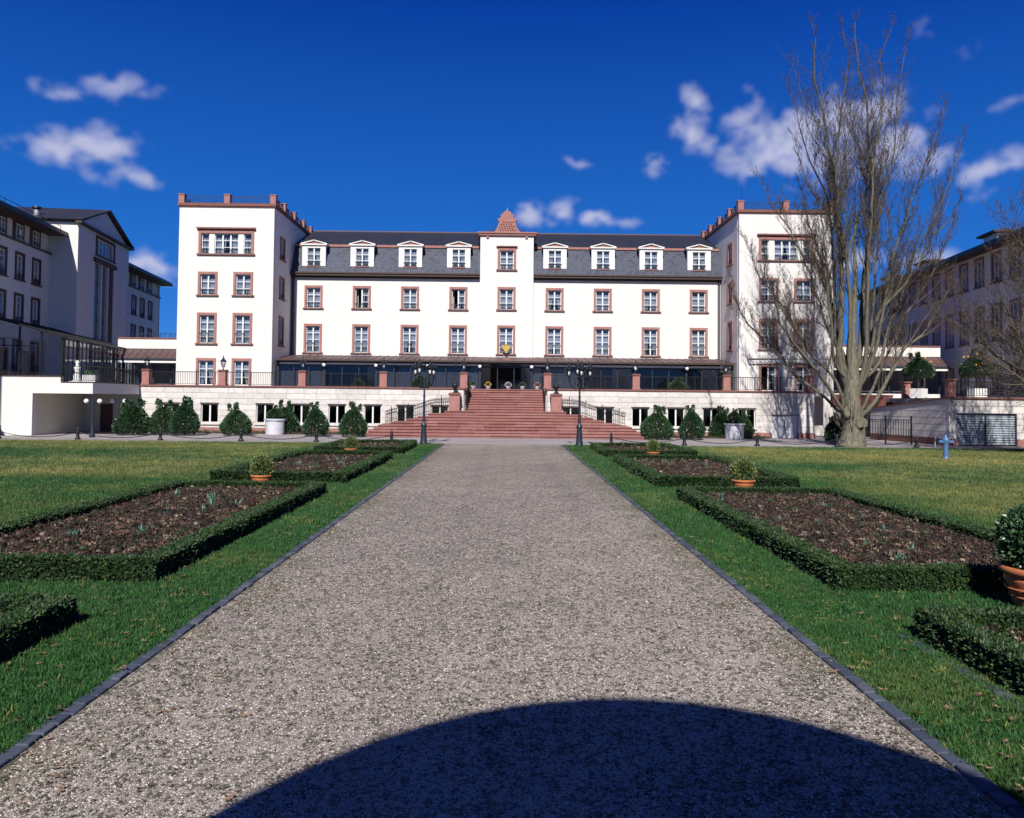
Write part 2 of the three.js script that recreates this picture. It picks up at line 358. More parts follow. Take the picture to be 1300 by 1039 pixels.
structure('gravel_path', grid(PL + .06, PR - .06, 20, LAWN_END - .4, .25, (x, z) => {
  const a = fbm3(x * .5, 2, z * .3, 4), b = fbm3(x * 2.2, 5, z * 1.6, 3), edge = sstep(.9, .1, Math.min(x - PL, PR - x)) * sstep(.35, .6, b);
  const k = .95 + .4 * (a - .45) + .25 * (b - .5);
  return [k * mix(1, .62, edge), k * mix(.97, .62, edge), k * mix(.955, .48, edge)];
}), pathMat);
structure('forecourt', grid(-75, 75, LAWN_END - .2, -95, 1, (x, z) => { const k = .27 + .13 * (fbm3(x * .3, 4, z * .5, 4) - .5); return [k * 1.04, k * .96, k * .98]; }, () => -.012), new THREE.MeshStandardMaterial({ map: paveMap, vertexColors: true, roughness: .95 }));

// ------------------------------------------------------------------ setts that edge the path
{
  const R = rng(5), geos = [], mats = [std(.05, .062, .088, .8, { map: stoneMap }), std(.036, .046, .068, .8, { map: stoneMap }), std(.075, .085, .11, .8, { map: stoneMap })];
  for (let i = 0; i < 4; i++) { const g = new RoundedBoxGeometry(.115 + .01 * R(), .1, .175 + .02 * R(), 1, .014); geos.push(boxUV(g)); geos[i].userData.uvDone = true; }
  const row = (name, label, x, z0, z1, nearCount) => {
    const t = thing(name, label, 'kerb', [x, 0, 0]); const far = []; let k = 0;
    for (let z = z0; z > z1; z -= .196, k++) {
      const q = [(R() - .5) * .022, -.034 + R() * .014, z], ry = (R() - .5) * .1;
      if (k < nearCount) { const m = mesh('sett', geos[Math.floor(R() * 4)], mats[Math.floor(R() * 3)], t); m.position.set(...q); m.rotation.set((R() - .5) * .06, ry, (R() - .5) * .06); }
      else { const g = new THREE.BoxGeometry(.118, .1, .184); g.rotateY(ry); g.translate(...q); far.push(g); }
    }
    if (far.length) mesh('far_setts', far, mats[0], t).userData.kind = 'stuff';
  };
  row('path_edging', 'row of blue-grey setts edging the gravel path on the gabled wing side', PL, -3.4, -45.2, 130);
  row('path_edging', 'row of blue-grey setts edging the gravel path on the poplar side', PR, -3.4, -45.2, 130);
  row('bed_edging', 'short row of blue-grey setts at the foot of a box hedge', 4.3, -5.2, -8.9, 40);
}

// ------------------------------------------------------------------ hedged flower beds
const BEDS = [];
for (const s of [-1, 1]) {
  const [xi, xo] = s < 0 ? [-4.66, -8.55] : [4.42, 8.5];
  const dz = s < 0 ? 0 : .35;
  BEDS.push({ s, i: 0, x0: Math.min(xi, xo), x1: Math.max(xi, xo), z0: -1.5, z1: s < 0 ? -8.95 : -8.75 });
  BEDS.push({ s, i: 1, x0: Math.min(xi, xo), x1: Math.max(xi, xo), z0: -10.95 + dz * .5, z1: -21.25 + dz });
  BEDS.push({ s, i: 2, x0: Math.min(xi, xo), x1: Math.max(xi, xo), z0: -23.75 + dz, z1: -33.6 + dz * 2 });
  BEDS.push({ s, i: 3, x0: Math.min(xi, xo), x1: Math.max(xi, xo), z0: -36.5 + dz * 2, z1: -42.8 + dz * 2 });
}
const inBed = (x, z) => BEDS.some(b => x > b.x0 - .03 && x < b.x1 + .03 && z < b.z0 + .03 && z > b.z1 - .03);
const bedName = ['nearest the added pavilion', 'longest of its row', 'in the middle of its row', 'closest to the stairs'];
{
  const R = rng(17);
  const clump = (n, l, w, seed) => { const r = rng(seed), T = new Tris(); for (let i = 0; i < n; i++) { const d = rndDir(r); d.y = Math.abs(d.y) * .9 + .15; d.normalize(); const s = V(r() - .5, r() - .5, r() - .5).cross(d).normalize(); T.leaf(V((r() - .5) * .03, (r() - .5) * .015, (r() - .5) * .03), d, s, l * (.7 + .6 * r()), w * (.7 + .6 * r())); } return T.build(); };
  const boxClump = clump(9, .034, .011, 3), boxClumpFar = clump(6, .06, .02, 4);
  const dead = (() => { const r = rng(9), T = new Tris(); for (let i = 0; i < 8; i++) { const d = rndDir(r); d.y = Math.abs(d.y) * .7 + .05; d.normalize(); const s = rndDir(r).cross(d).normalize(); T.leaf(V((r() - .5) * .12, r() * .07, (r() - .5) * .12), d, s, .035 + .04 * r(), .012 + .014 * r()); } for (let i = 0; i < 1; i++) { const a = V((r() - .5) * .06, -.02, (r() - .5) * .06), b = a.clone().add(V((r() - .5) * .08, .09 + .09 * r(), (r() - .5) * .08)); T.tube([a, b], [.004, .002], 3); } return T.build(); })();
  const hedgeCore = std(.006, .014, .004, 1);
  const hedgeLeaf = leafMat(1, 1, 1, .6), deadMat = leafMat(1, 1, 1, .9);
  const soil = std(.028, .02, .015, 1, { map: soilMap, bumpMap: soilMap, bumpScale: .04 });
  const sproutMat = leafMat(.07, .17, .11, .5);
  for (const b of BEDS) {
    const W = .3, H = .31, n = ['', ' '][0], far = b.i >= 2;
    const cx = (b.x0 + b.x1) / 2, cz = (b.z0 + b.z1) / 2;
    const hx = (b.x1 - b.x0) / 2, hz = (b.z0 - b.z1) / 2;
    const t = thing('box_hedge', `clipped hedge of the bed ${bedName[b.i]}, ${SIDE[b.s]}`, 'hedge', [cx, 0, cz], 0, 'clipped box hedges round the beds');
    const seg = [[-hx, hx, hz - W, hz], [-hx, hx, -hz, -hz + W], [-hx, -hx + W, -hz + W, hz - W], [hx - W, hx, -hz + W, hz - W]];
    const e = .035;
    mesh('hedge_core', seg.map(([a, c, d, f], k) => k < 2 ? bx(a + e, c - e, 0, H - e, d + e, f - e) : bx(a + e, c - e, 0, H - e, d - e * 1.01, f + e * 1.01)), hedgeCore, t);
    const pts = [];
    const dens = b.i === 0 ? 950 : b.i === 1 ? 850 : b.i === 2 ? 380 : 280;
    const zlim = b.i === 0 ? -3.5 - cz : 99;
    seg.forEach(([a, c, d, f]) => {
      const faces = [[(c - a) * (f - d), (p, q) => [mix(a, c, p), H, mix(d, f, q), 0, 1, 0]]];
      faces.push([(c - a) * H, (p, q) => [mix(a, c, p), H * q, d, 0, 0, -1]], [(c - a) * H, (p, q) => [mix(a, c, p), H * q, f, 0, 0, 1]]);
      faces.push([(f - d) * H, (p, q) => [a, H * q, mix(d, f, p), -1, 0, 0]], [(f - d) * H, (p, q) => [c, H * q, mix(d, f, p), 1, 0, 0]]);
      for (const [area, fn] of faces) for (let k = 0; k < area * dens; k++) {
        const q = fn(R(), R()); if (q[2] > zlim) continue;
        const w = (fbm3((q[0] + cx) * 3, q[1] * 3, (q[2] + cz) * 3, 3) - .5) * .075;
        q[0] += q[3] * (w - .02); q[1] += q[4] * (w - .02); q[2] += q[5] * (w - .02); pts.push(q);
      }
    });
    const im = new THREE.InstancedMesh(far ? boxClumpFar : boxClump, hedgeLeaf, pts.length); im.name = 'foliage'; im.userData.kind = 'stuff'; im.castShadow = im.receiveShadow = true;
    const m4 = new THREE.Matrix4(), q4 = new THREE.Quaternion(), up = V(0, 1, 0), col = new THREE.Color();
    pts.forEach((q, k) => {
      const nn = V(q[3] + (R() - .5) * .9, q[4] + .35 + (R() - .5) * .6, q[5] + (R() - .5) * .9).normalize();
      q4.setFromUnitVectors(up, nn).multiply(new THREE.Quaternion().setFromAxisAngle(up, R() * 6.28));
      const s = .75 + .6 * R(); m4.compose(V(q[0], q[1], q[2]), q4, V(s, s, s)); im.setMatrixAt(k, m4);
      const l = .6 + .8 * R(), y = R() < .15 ? 1 : 0; col.setRGB((.014 + y * .026) * l, (.043 + y * .026) * l, .008 * l); im.setColorAt(k, col);
    });
    t.add(im);
    // the bed inside
    const bed = thing('flower_bed', `withered brown bed ${bedName[b.i]}, ${SIDE[b.s]}`, 'flower bed', [cx, 0, cz], 0, 'withered beds along the path');
    mesh('soil', bx(-hx + W - .02, hx - W + .02, -.05, .09, -hz + W - .02, hz - W + .02), soil, bed);
    const bp = [], bd = b.i === 0 ? 210 : b.i === 1 ? 230 : b.i === 2 ? 130 : 90, A = (2 * hx - 2 * W) * (2 * hz - 2 * W);
    for (let k = 0; k < A * bd; k++) { const x = mix(-hx + W, hx - W, R()), z = mix(-hz + W, hz - W, R()); if (z > zlim) continue; bp.push([x, .08 + R() * .05, z]); }
    const bi = new THREE.InstancedMesh(dead, deadMat, bp.length); bi.name = 'withered_plants'; bi.userData.kind = 'stuff'; bi.castShadow = bi.receiveShadow = true;
    bp.forEach((q, k) => {
      q4.setFromAxisAngle(up, R() * 6.28); const s = .6 + .8 * R(); m4.compose(V(...q), q4, V(s, s * (.6 + .5 * R()), s)); bi.setMatrixAt(k, m4);
      const r = R(), l = .5 + R(); if (r < .07) col.setRGB(.03 * l, .06 * l, .022 * l); else if (r < .22) col.setRGB(.2 * l, .145 * l, .1 * l); else if (r < .5) col.setRGB(.075 * l, .038 * l, .026 * l); else col.setRGB(.026 * l, .017 * l, .013 * l); bi.setColorAt(k, col);
    });
    bed.add(bi);
    for (let k = 0; k < (b.i === 3 ? 4 : 14); k++) {
      const T = new Tris(), nl = 5 + Math.floor(R() * 5);
      for (let i = 0; i < nl; i++) { const d = V((R() - .5) * 1.1, 1, (R() - .5) * 1.1).normalize(); T.leaf(V((R() - .5) * .12, 0, (R() - .5) * .12), d, V(R() - .5, 0, R() - .5).cross(d).normalize(), .13 + .12 * R(), .016 + .01 * R()); }
      const sp = mesh('tulip_sprout', T.build(), sproutMat, bed); sp.position.set(mix(-hx + .6, hx - .6, R()), .1, mix(-hz + .6, hz - .6, R()));
    }
  }
}

// ------------------------------------------------------------------ grass blades, gravel stones, fallen leaves
{
  const R = rng(23);
  const tuft = (seed, n, h, spread) => { const r = rng(seed), T = new Tris(); for (let i = 0; i < n; i++) { const d = V((r() - .5) * 1.3, 1, (r() - .5) * 1.3).normalize(), s = V(r() - .5, 0, r() - .5).normalize(); T.leaf(V((r() - .5) * spread, 0, (r() - .5) * spread), d, s, h * (.6 + .7 * r()), .0035 + h * .035); } return T.build(); };
  const bladeMat = leafMat(1, 1, 1, .65);
  const m4 = new THREE.Matrix4(), q4 = new THREE.Quaternion(), up = V(0, 1, 0), col = new THREE.Color();
  const band = (geo, zA, zB, xmax, dens, scale) => {
    const pts = [];
    for (const s of [-1, 1]) {
      const x0 = s < 0 ? -xmax : PR + .05, x1 = s < 0 ? PL - .05 : xmax, A = (x1 - x0) * (zA - zB);
      for (let k = 0; k < A * dens; k++) {
        const x = mix(x0, x1, R()), z = mix(zB, zA, R());
        if (inBed(x, z)) continue;
        if (Math.abs(x) > -z * .66 + 1.5) continue;                  // not where the camera's neighbourhood never looks
        pts.push([x, z]);
      }
    }
    const im = new THREE.InstancedMesh(geo, bladeMat, pts.length); im.name = numbered('grass_blades'); im.userData = { kind: 'stuff', label: 'short green and straw coloured lawn grass beside the gravel path', category: 'grass' };
    im.castShadow = im.receiveShadow = true;
    pts.forEach(([x, z], k) => {
      q4.setFromAxisAngle(up, R() * 6.28); const s = scale * (.7 + .6 * R()); m4.compose(V(x, -.005, z), q4, V(s, s * (.7 + .6 * R()), s)); im.setMatrixAt(k, m4);
      const d = clamp(dryness(x, z) * (R() < .75 ? 1 : .3) + (R() < .05 ? .5 : 0)), l = .65 + .7 * R();
      col.setRGB(mix(.015, .20, d) * l, mix(.072, .19, d) * l, mix(.010, .05, d) * l); im.setColorAt(k, col);
    });
    scene.add(im);
  };
  const near = tuft(1, 16, .055, .07), mid = tuft(2, 14, .06, .12), farT = tuft(3, 12, .06, .24);
  band(near, -3.6, -9.5, 8.4, 560, 1);
  band(near, -9.5, -16, 12, 300, 1.05);
  band(mid, -16, -26, 19, 105, 1.2);
  band(farT, -26, -45.2, 31, 34, 1.3);
  // gravel stones
  const stoneG = (() => { const g = new THREE.IcosahedronGeometry(1, 0), p = g.attributes.position, r = rng(4), mp = {}; for (let i = 0; i < p.count; i++) { const k = [p.getX(i), p.getY(i), p.getZ(i)].map(q => q.toFixed(2)).join(); const f = mp[k] ??= .7 + .5 * r(); p.setXYZ(i, p.getX(i) * f, p.getY(i) * f * .65, p.getZ(i) * f); } g.computeVertexNormals(); return g; })();
  const stoneM = std(1, 1, 1, .9);
  const pts = [];
  for (let k = 0; k < 90000; k++) { const z = -3.4 / (1 - .86 * R()); if (z < -23) continue; pts.push([mix(PL + .1, PR - .1, R()), z, .0058 * (.5 + 1.3 * R() * R()) * (1 + .03 * -z)]); }
  const im = new THREE.InstancedMesh(stoneG, stoneM, pts.length); im.name = 'gravel_stones'; im.userData = { kind: 'stuff', label: 'loose pinkish grey gravel stones strewn over the wide path', category: 'gravel' }; im.castShadow = im.receiveShadow = true;
  pts.forEach(([x, z, s], k) => {
    q4.setFromAxisAngle(up, R() * 6.28); m4.compose(V(x, s * .2, z), q4, V(s, s, s)); im.setMatrixAt(k, m4);
    const r = R(), l = r < .2 ? .08 + .1 * R() : r < .97 ? .28 + .2 * R() : .55; col.setRGB(l * 1.12, l * .98, l * .87); im.setColorAt(k, col);
  });
  scene.add(im);
  // fallen leaves and weeds
  const lf = (() => { const T = new Tris(); T.leaf(V(0, .008, 0), V(1, .15, 0).normalize(), V(0, .12, 1).normalize(), .075, .026); T.leaf(V(0, .006, 0), V(-.8, .1, .5).normalize(), V(.4, .1, .8).normalize(), .05, .02); return T.build(); })();
  const lp = [];
  for (let k = 0; k < 560; k++) { const z = -4 - 24 * R() * R(), s = R() < .5 ? -1 : 1, off = R() < .55 ? R() * 1.4 : -R() * R() * 2.6, x = (s < 0 ? PL - off : PR + off); if (!inBed(x, z)) lp.push([x, off > 0 ? .045 : .012, z]); }
  const li = new THREE.InstancedMesh(lf, leafMat(1, 1, 1, .9), lp.length); li.name = 'fallen_leaves'; li.userData = { kind: 'stuff', label: 'dry brown fallen leaves scattered along the path edges', category: 'leaves' }; li.castShadow = li.receiveShadow = true;
  lp.forEach((q, k) => { q4.setFromAxisAngle(up, R() * 6.28); const s = .3 + .6 * R(); m4.compose(V(...q), q4, V(s, s, s)); li.setMatrixAt(k, m4); const l = .5 + R(); col.setRGB(.2 * l, .115 * l, .06 * l); li.setColorAt(k, col); });
  scene.add(li);
  const wp = [];
  for (let k = 0; k < 34000; k++) { const z = -3.6 / (1 - .87 * R()), x = mix(PL + .1, PR - .1, R()), edge = Math.min(x - PL, PR - x); if (R() < .34 + 1.5 * (fbm3(x * 1.1, 3, z * .8, 3) - .48) + (edge < .7 ? .15 : 0)) wp.push([x, z]); }
  const wi = new THREE.InstancedMesh((() => { const r = rng(8), T = new Tris(); for (let i = 0; i < 5; i++) { const d = V(r() - .5, .12 + .25 * r(), r() - .5).normalize(); T.leaf(V((r() - .5) * .03, .003, (r() - .5) * .03), d, V(-d.z, .1, d.x).normalize(), .016 + .022 * r(), .004 + .003 * r()); } return T.build(); })(), bladeMat, wp.length); wi.name = 'path_weeds'; wi.userData = { kind: 'stuff', label: 'tiny dark weeds and plant litter between the path gravel', category: 'weeds' }; wi.castShadow = wi.receiveShadow = true;
  wp.forEach(([x, z], k) => { q4.setFromAxisAngle(up, R() * 6.28); const s = .3 + .55 * R(); m4.compose(V(x, 0, z), q4, V(s, s, s)); wi.setMatrixAt(k, m4); const l = .6 + .8 * R(); if (R() < .35) col.setRGB(.025 * l, .045 * l, .014 * l); else if (R() < .8) col.setRGB(.03 * l, .024 * l, .016 * l); else col.setRGB(.10 * l, .07 * l, .04 * l); wi.setColorAt(k, col); });
  scene.add(wi);
}
// ------------------------------------------------------------------ windows
function poly(...pts) {                                              // flat polygon, fan of triangles
  const p = [], n = new THREE.Vector3().crossVectors(V(...pts[1]).sub(V(...pts[0])), V(...pts[2]).sub(V(...pts[0]))).normalize(), nn = [], uv = [];
  for (let i = 1; i + 1 < pts.length; i++) for (const q of [pts[0], pts[i], pts[i + 1]]) { p.push(...q); nn.push(n.x, n.y, n.z); uv.push(0, 0); }
  const g = new THREE.BufferGeometry(); g.setAttribute('position', new THREE.Float32BufferAttribute(p, 3)); g.setAttribute('normal', new THREE.Float32BufferAttribute(nn, 3)); g.setAttribute('uv', new THREE.Float32BufferAttribute(uv, 2));
  return g;
}
function curtainGeo(w, h, gap, seed) {                                // two hanging panels with folds, drawn apart towards the foot
  const out = [], R = rng(seed);
  for (const s of [-1, 1]) {
    const g = new THREE.PlaneGeometry(1, 1, 18, 4), p = g.attributes.position, ph = R() * 6;
    for (let i = 0; i < p.count; i++) {
      const u = p.getX(i) + .5, v = p.getY(i) + .5;
      const inner = s * (gap * (1 - v) ** 1.3) * w * .5, outer = s * w / 2;
      p.setXYZ(i, mix(inner, outer, u), v * h, .03 * Math.sin(u * 26 + ph) + .012 * Math.sin(u * 61 + 2 * ph));
    }
    g.computeVertexNormals(); out.push(g);
  }
  return out;
}
const winCache = {};
// a window whose opening stands on the origin; its face looks along +z, the wall face is z = 0
function windowParts(o, w, h, { rows = 3, cols = 2, rim = .18, sill = true, hood = false, guard = 0, gap = .25, curtain = true, casing = M.pink, sillMat = M.pinkDark, pane = M.glass, open = 0, lintel = 0, white = M.frame, deep = .15 } = {}) {
  if (rim) mesh('surround', [bx(-w / 2 - rim, -w / 2, 0, h + rim, -.04, .055), bx(w / 2, w / 2 + rim, 0, h + rim, -.04, .055), bx(-w / 2, w / 2, h, h + rim, -.04, .052)], casing, o);
  if (hood) mesh('hood', [bx(-w / 2 - rim, w / 2 + rim, h + rim, h + rim + .07, 0, .08), bx(-w / 2 - rim - .1, w / 2 + rim + .1, h + rim + .07, h + rim + .16, 0, .16)], sillMat, o);
  if (sill) mesh('sill', [bx(-w / 2 - rim - .1, w / 2 + rim + .1, -.085, 0, -.04, .13)], sillMat, o);
  if (lintel) mesh('lintel', [bx(-w / 2 - .06, w / 2 + .06, h, h + lintel, -.04, .05)], M.brown, o);
  const f = [], b = .055, z0 = -deep - .04, z1 = -deep + .03;
  f.push(bx(-w / 2, -w / 2 + b, 0, h, z0, z1), bx(w / 2 - b, w / 2, 0, h, z0, z1), bx(-w / 2 + b, w / 2 - b, 0, b, z0, z1), bx(-w / 2 + b, w / 2 - b, h - b, h, z0, z1));
  for (let c = 1; c < cols; c++) { const x = -w / 2 + w * c / cols; f.push(bx(x - .052, x + .052, b, h - b, z0, z1 + .01)); }
  for (let c = 0; c < cols; c++) {
    if (open && c === 0) continue;
    const a = -w / 2 + w * c / cols + .05, e = -w / 2 + w * (c + 1) / cols - .05;
    for (let r = 1; r < rows; r++) { const y = h * r / rows; f.push(bx(a, e, y - .02, y + .02, z0 + .01, z1 - .012)); }
  }
  mesh('frame', f, white, o);
  for (let c = 0; c < cols; c++) {
    const a = -w / 2 + w * c / cols + .05, e = -w / 2 + w * (c + 1) / cols - .05;
    if (open && c === 0) {                                            // casement swung into the room
      const lf = mesh('open_casement', [bx(0, .05, b, h - b, -.02, .02), bx(e - a - .05, e - a, b, h - b, -.02, .02), bx(.05, e - a - .05, b, b + .05, -.02, .02), bx(.05, e - a - .05, h - b - .05, h - b, -.02, .02)], white, o);
      lf.position.set(a, 0, z0); lf.rotation.y = 1.35;
      continue;
    }
    const g = new THREE.PlaneGeometry(e - a, h - 2 * b); g.translate((a + e) / 2, h / 2, -deep - .012); mesh('pane', g, pane, o);
  }
  if (curtain) mesh('curtain', curtainGeo(w * (open ? .5 : 1), h * .97, gap, Math.round(w * 1000 + h * 77)).map(g => g.translate(open ? w * .25 : 0, .02, -deep - .16)), M.curtain, o);
  if (guard) {
    const g = [bar([-w / 2, guard, -.02], [w / 2, guard, -.02], .035), bar([-w / 2, .07, -.02], [w / 2, .07, -.02], .03)];
    for (let x = -w / 2 + .09; x < w / 2; x += .125) g.push(bar([x, .07, -.02], [x, guard, -.02], .018));
    for (const x of [-w / 4, w / 4]) { const t = new THREE.TorusGeometry(guard * .2, .014, 4, 12); t.translate(x, guard * .52, -.02); g.push(t); }
    mesh('guard_rail', g, M.ironBlue, o);
  }
}
function win(parent, x, y, z, turn, w, h, opt = {}) {
  const key = [w, h, ...Object.keys(opt).sort().map(k => k + ':' + (opt[k]?.uuid ?? opt[k]))].join();
  let o;
  if (winCache[key]) o = winCache[key].clone(); else { o = new THREE.Group(); windowParts(o, w, h, opt); winCache[key] = o; o = o.clone(); }
  o.name = 'window'; o.position.set(x, y, z); o.rotation.y = turn; parent.add(o);
  return o;
}
function railing(a, b, h, { gap = .125, w = .022, top = .045, foot = .08, spear = false, rings = false, cross = false, closePosts = false } = {}) {
  const g = [], A = V(...a), B = V(...b), L = A.distanceTo(B), n = Math.max(1, Math.round(L / gap)), at = (t, y) => [mix(a[0], b[0], t), mix(a[1], b[1], t) + y, mix(a[2], b[2], t)];
  g.push(bar(at(0, h), at(1, h), top), bar(at(0, foot), at(1, foot), .03));
  if (rings || cross) g.push(bar(at(0, h - .12), at(1, h - .12), .02));
  for (let i = closePosts ? 0 : 1; i < n + (closePosts ? 1 : 0); i++) { if (cross && i % 8 > 2 && i % 8 < 7) continue; const t = i / n; g.push(bar(at(t, spear ? 0 : foot), at(t, h + (spear ? .1 : 0)), w)); }
  if (cross) for (let i = 0; i + 8 <= n + 4; i += 8) { const t0 = (i + 2.5) / n, t1 = Math.min(1, (i + 7) / n); if (t0 >= 1) break; g.push(bar(at(t0, foot), at(t1, h - .12), w), bar(at(t0, h - .12), at(t1, foot), w)); }
  return g;
}

// ------------------------------------------------------------------ the hotel: main block and two towers
const TER = 3.28, ZW = -57, ZT = -59.5, ZM = -64.5, ZB = -64.2, TX0 = 17.15, TX1 = 24.12;
const hotel = thing('hotel_building', 'long white hotel with slate mansard roof, dormers and two flat-roofed end towers', 'building', [0, 0, ZM]);
{
  const L = z => z - ZM;                                             // world z -> the building's own z
  const cols = [3.84, 7.69, 11.53, 15.37];
  const w2 = { rows: 4, guard: .78, gap: .22 }, w3 = { rows: 3, guard: .42, gap: .2 };
  for (const s of [-1, 1]) {
    const holes = [];
    for (const c of cols) { holes.push([s * c - .54, s * c + .54, 6.12, 8.22], [s * c - .54, s * c + .54, 9.66, 11.28]); }
    mesh('wall', wallGeo(s < 0 ? -TX0 : 2.12, s < 0 ? -2.12 : TX0, TER - .3, 12.2, .4, holes), M.white, hotel);
    cols.forEach((c, i) => {
      win(hotel, s * c, 6.12, 0, 0, 1.08, 2.1, { ...w2, gap: [.05, .3, .14, .55][(i * 3 + (s > 0 ? 1 : 0)) % 4] });
      const isOpen = s < 0 && (i === 0 || i === 2);
      win(hotel, s * c, 9.66, 0, 0, 1.08, 1.62, { ...w3, open: isOpen ? 1 : 0, gap: [.35, .06, .7, .18][(i + (s > 0 ? 2 : 0)) % 4] });
    });
  }
  mesh('bay_wall', wallGeo(-2.12, 2.12, TER - .3, 15.57, .45, [[-.54, .54, 6.12, 8.22], [-.54, .54, 9.66, 11.28], [-.54, .54, 12.84, 14.37]]).translate(0, 0, .3), M.white, hotel);
  mesh('bay_wall', [bx(-2.115, -1.75, 12.2, 15.565, -2.2, -.16), bx(1.75, 2.115, 12.2, 15.565, -2.2, -.16)], M.white, hotel);
  win(hotel, 0, 6.12, .3, 0, 1.08, 2.1, w2); win(hotel, 0, 9.66, .3, 0, 1.08, 1.62, w3); win(hotel, 0, 12.84, .3, 0, 1.08, 1.53, { ...w3, hood: true, rim: .2 });
  mesh('unlit_backing', bx(-TX0, TX0, TER, 15, -1.5, -1.4), M.room, hotel);  // dark sheet behind the windows, its colour stands for the unlit rooms
  mesh('bay_cornice', [bx(-2.3, 2.3, 15.57, 15.72, -2.2, .48), bx(-2.38, 2.38, 15.72, 15.82, -2.25, .56), bx(-1.65, -1.45, 15.36, 15.57, .3, .42), bx(1.45, 1.65, 15.36, 15.57, .3, .42)], M.pink, hotel);
  // stepped sandstone gable ornament on the bay
  {
    const o = new THREE.Group(); o.name = 'gable_crest'; hotel.add(o); o.position.set(0, 15.82, .25);
    const s = new THREE.Shape();
    s.moveTo(-1.02, 0); s.quadraticCurveTo(-.72, .28, -.62, .88); s.lineTo(-.74, .94); s.lineTo(-.74, 1.04); s.lineTo(-.6, 1.08); s.quadraticCurveTo(-.5, 1.16, -.44, 1.28); s.lineTo(-.5, 1.32); s.lineTo(-.5, 1.4); s.lineTo(-.36, 1.42); s.quadraticCurveTo(-.3, 1.62, 0, 1.7);
    s.quadraticCurveTo(.3, 1.62, .36, 1.42); s.lineTo(.5, 1.4); s.lineTo(.5, 1.32); s.lineTo(.44, 1.28); s.quadraticCurveTo(.5, 1.16, .6, 1.08); s.lineTo(.74, 1.04); s.lineTo(.74, .94); s.lineTo(.62, .88); s.quadraticCurveTo(.72, .28, 1.02, 0); s.closePath();
    const g = new THREE.ExtrudeGeometry(s, { depth: .4, bevelEnabled: true, bevelSize: .03, bevelThickness: .03, bevelSegments: 1 }); g.translate(0, 0, -.2);
    mesh('carved_panel', g, M.pink, o);
    const r = []; for (let y = .16; y < .86; y += .16) for (let x = -.7 + y * .35; x < .72 - y * .35; x += .2) r.push(new THREE.SphereGeometry(.07, 6, 4).translate(x + (Math.round(y / .16) % 2) * .1, y, .22));
    mesh('scale_relief', r, M.pinkDark, o);
    mesh('finial', lathe([[.05, 1.68], [.12, 1.76], [.04, 1.84], [.015, 2.0], [0, 2.05]].map(([a, b]) => [a, b]), 8), M.pink, o);
    mesh('scroll', [new THREE.TorusGeometry(.12, .05, 5, 10).translate(-1.22, .14, 0), new THREE.TorusGeometry(.12, .05, 5, 10).translate(1.22, .14, 0)], M.brown, o);
  }
  // roofs
  for (const s of [-1, 1]) {
    const a = s < 0 ? -TX0 : 2.13, b = s < 0 ? -2.13 : TX0;
    mesh('mansard_slope', poly([a, 12.5, .32], [b, 12.5, .32], [b, 14.75, -.85], [a, 14.75, -.85]), M.slate, hotel);
    mesh('roof_moulding', [bx(a, b, 14.72, 14.9, -1.1, -.72)], M.pink, hotel);
    mesh('eaves', [bx(a, b, 12.22, 12.38, 0, .42), bx(a, b, 12.08, 12.22, -.02, .16), bx(a, b, 12.38, 12.5, .05, .5)], M.brown, hotel);
    const hooks = []; for (let x = a + .4; x < b; x += .85) hooks.push(bx(x, x + .05, 15.12, 15.27, -1.3, -1.24)); mesh('snow_hooks', hooks, M.iron, hotel);
    mesh('downpipe', [cyl(.06, .06, 5.7, 12.1, s * 16.98, .1, 8), cyl(.1, .06, 11.9, 12.1, s * 16.98, .1, 8)], M.brown, hotel);
  }
  mesh('upper_roof', poly([-TX0, 14.9, -.78], [TX0, 14.9, -.78], [TX0, 17.15, -6.5], [-TX0, 17.15, -6.5]), M.slateTop, hotel);
  mesh('upper_roof', poly([TX0, 14.9, -13], [-TX0, 14.9, -13], [-TX0, 17.15, -6.5], [TX0, 17.15, -6.5]), M.slateTop, hotel);
  mesh('ridge_cap', [bx(-TX0, TX0, 17.1, 17.2, -6.6, -6.4)], M.copper, hotel);
  mesh('rear_wall', bx(-TX0, TX0, TER, 14.9, -13.2, -13), M.white, hotel);
  // dormers
  const cheek = std(.03, .03, .036, .7, { map: slateMap });
  for (const s of [-1, 1]) for (const c of cols) {
    const o = new THREE.Group(); o.name = 'dormer'; o.position.set(s * c, 13.0, .12); hotel.add(o);
    mesh('dormer_front', [bx(-.93, -.54, 0, 1.66, -.3, 0), bx(.54, .93, 0, 1.66, -.3, 0), bx(-.54, .54, 1.45, 1.66, -.3, 0)], M.whiteTrim, o);
    mesh('cheek', [bx(-.92, -.86, .0, 1.62, -1.2, -.3), bx(.86, .92, .0, 1.62, -1.2, -.3), bx(-.86, .86, -.1, .0, -1.2, -.31)], cheek, o);
    mesh('cornice', [bx(-1.03, 1.03, 1.66, 1.76, -.7, .12)], M.whiteTrim, o);
    mesh('pediment', [bar([-1.05, 1.77, -.2], [.02, 2.06, -.2], .62, .075), bar([1.05, 1.77, -.2], [-.02, 2.06, -.2], .62, .075)], M.whiteTrim, o);
    mesh('tympanum', poly([-.8, 1.76, .0], [.8, 1.76, .0], [0, 1.98, .0]), M.pink, o);
    mesh('dormer_roof', [poly([-1.05, 1.8, .1], [0, 2.1, .1], [0, 2.1, -1.5], [-1.05, 1.8, -1.5]), poly([1.05, 1.8, .1], [0, 2.1, .1], [0, 2.1, -1.5], [1.05, 1.8, -1.5])], M.slateTop, o);
    mesh('apron', [bx(-.54, .54, -.06, 0, -.3, .05)], M.pink, o);
    windowParts(o, 1.08, 1.45, { rows: 3, rim: 0, sill: false, guard: .36, gap: .62, deep: .1 });
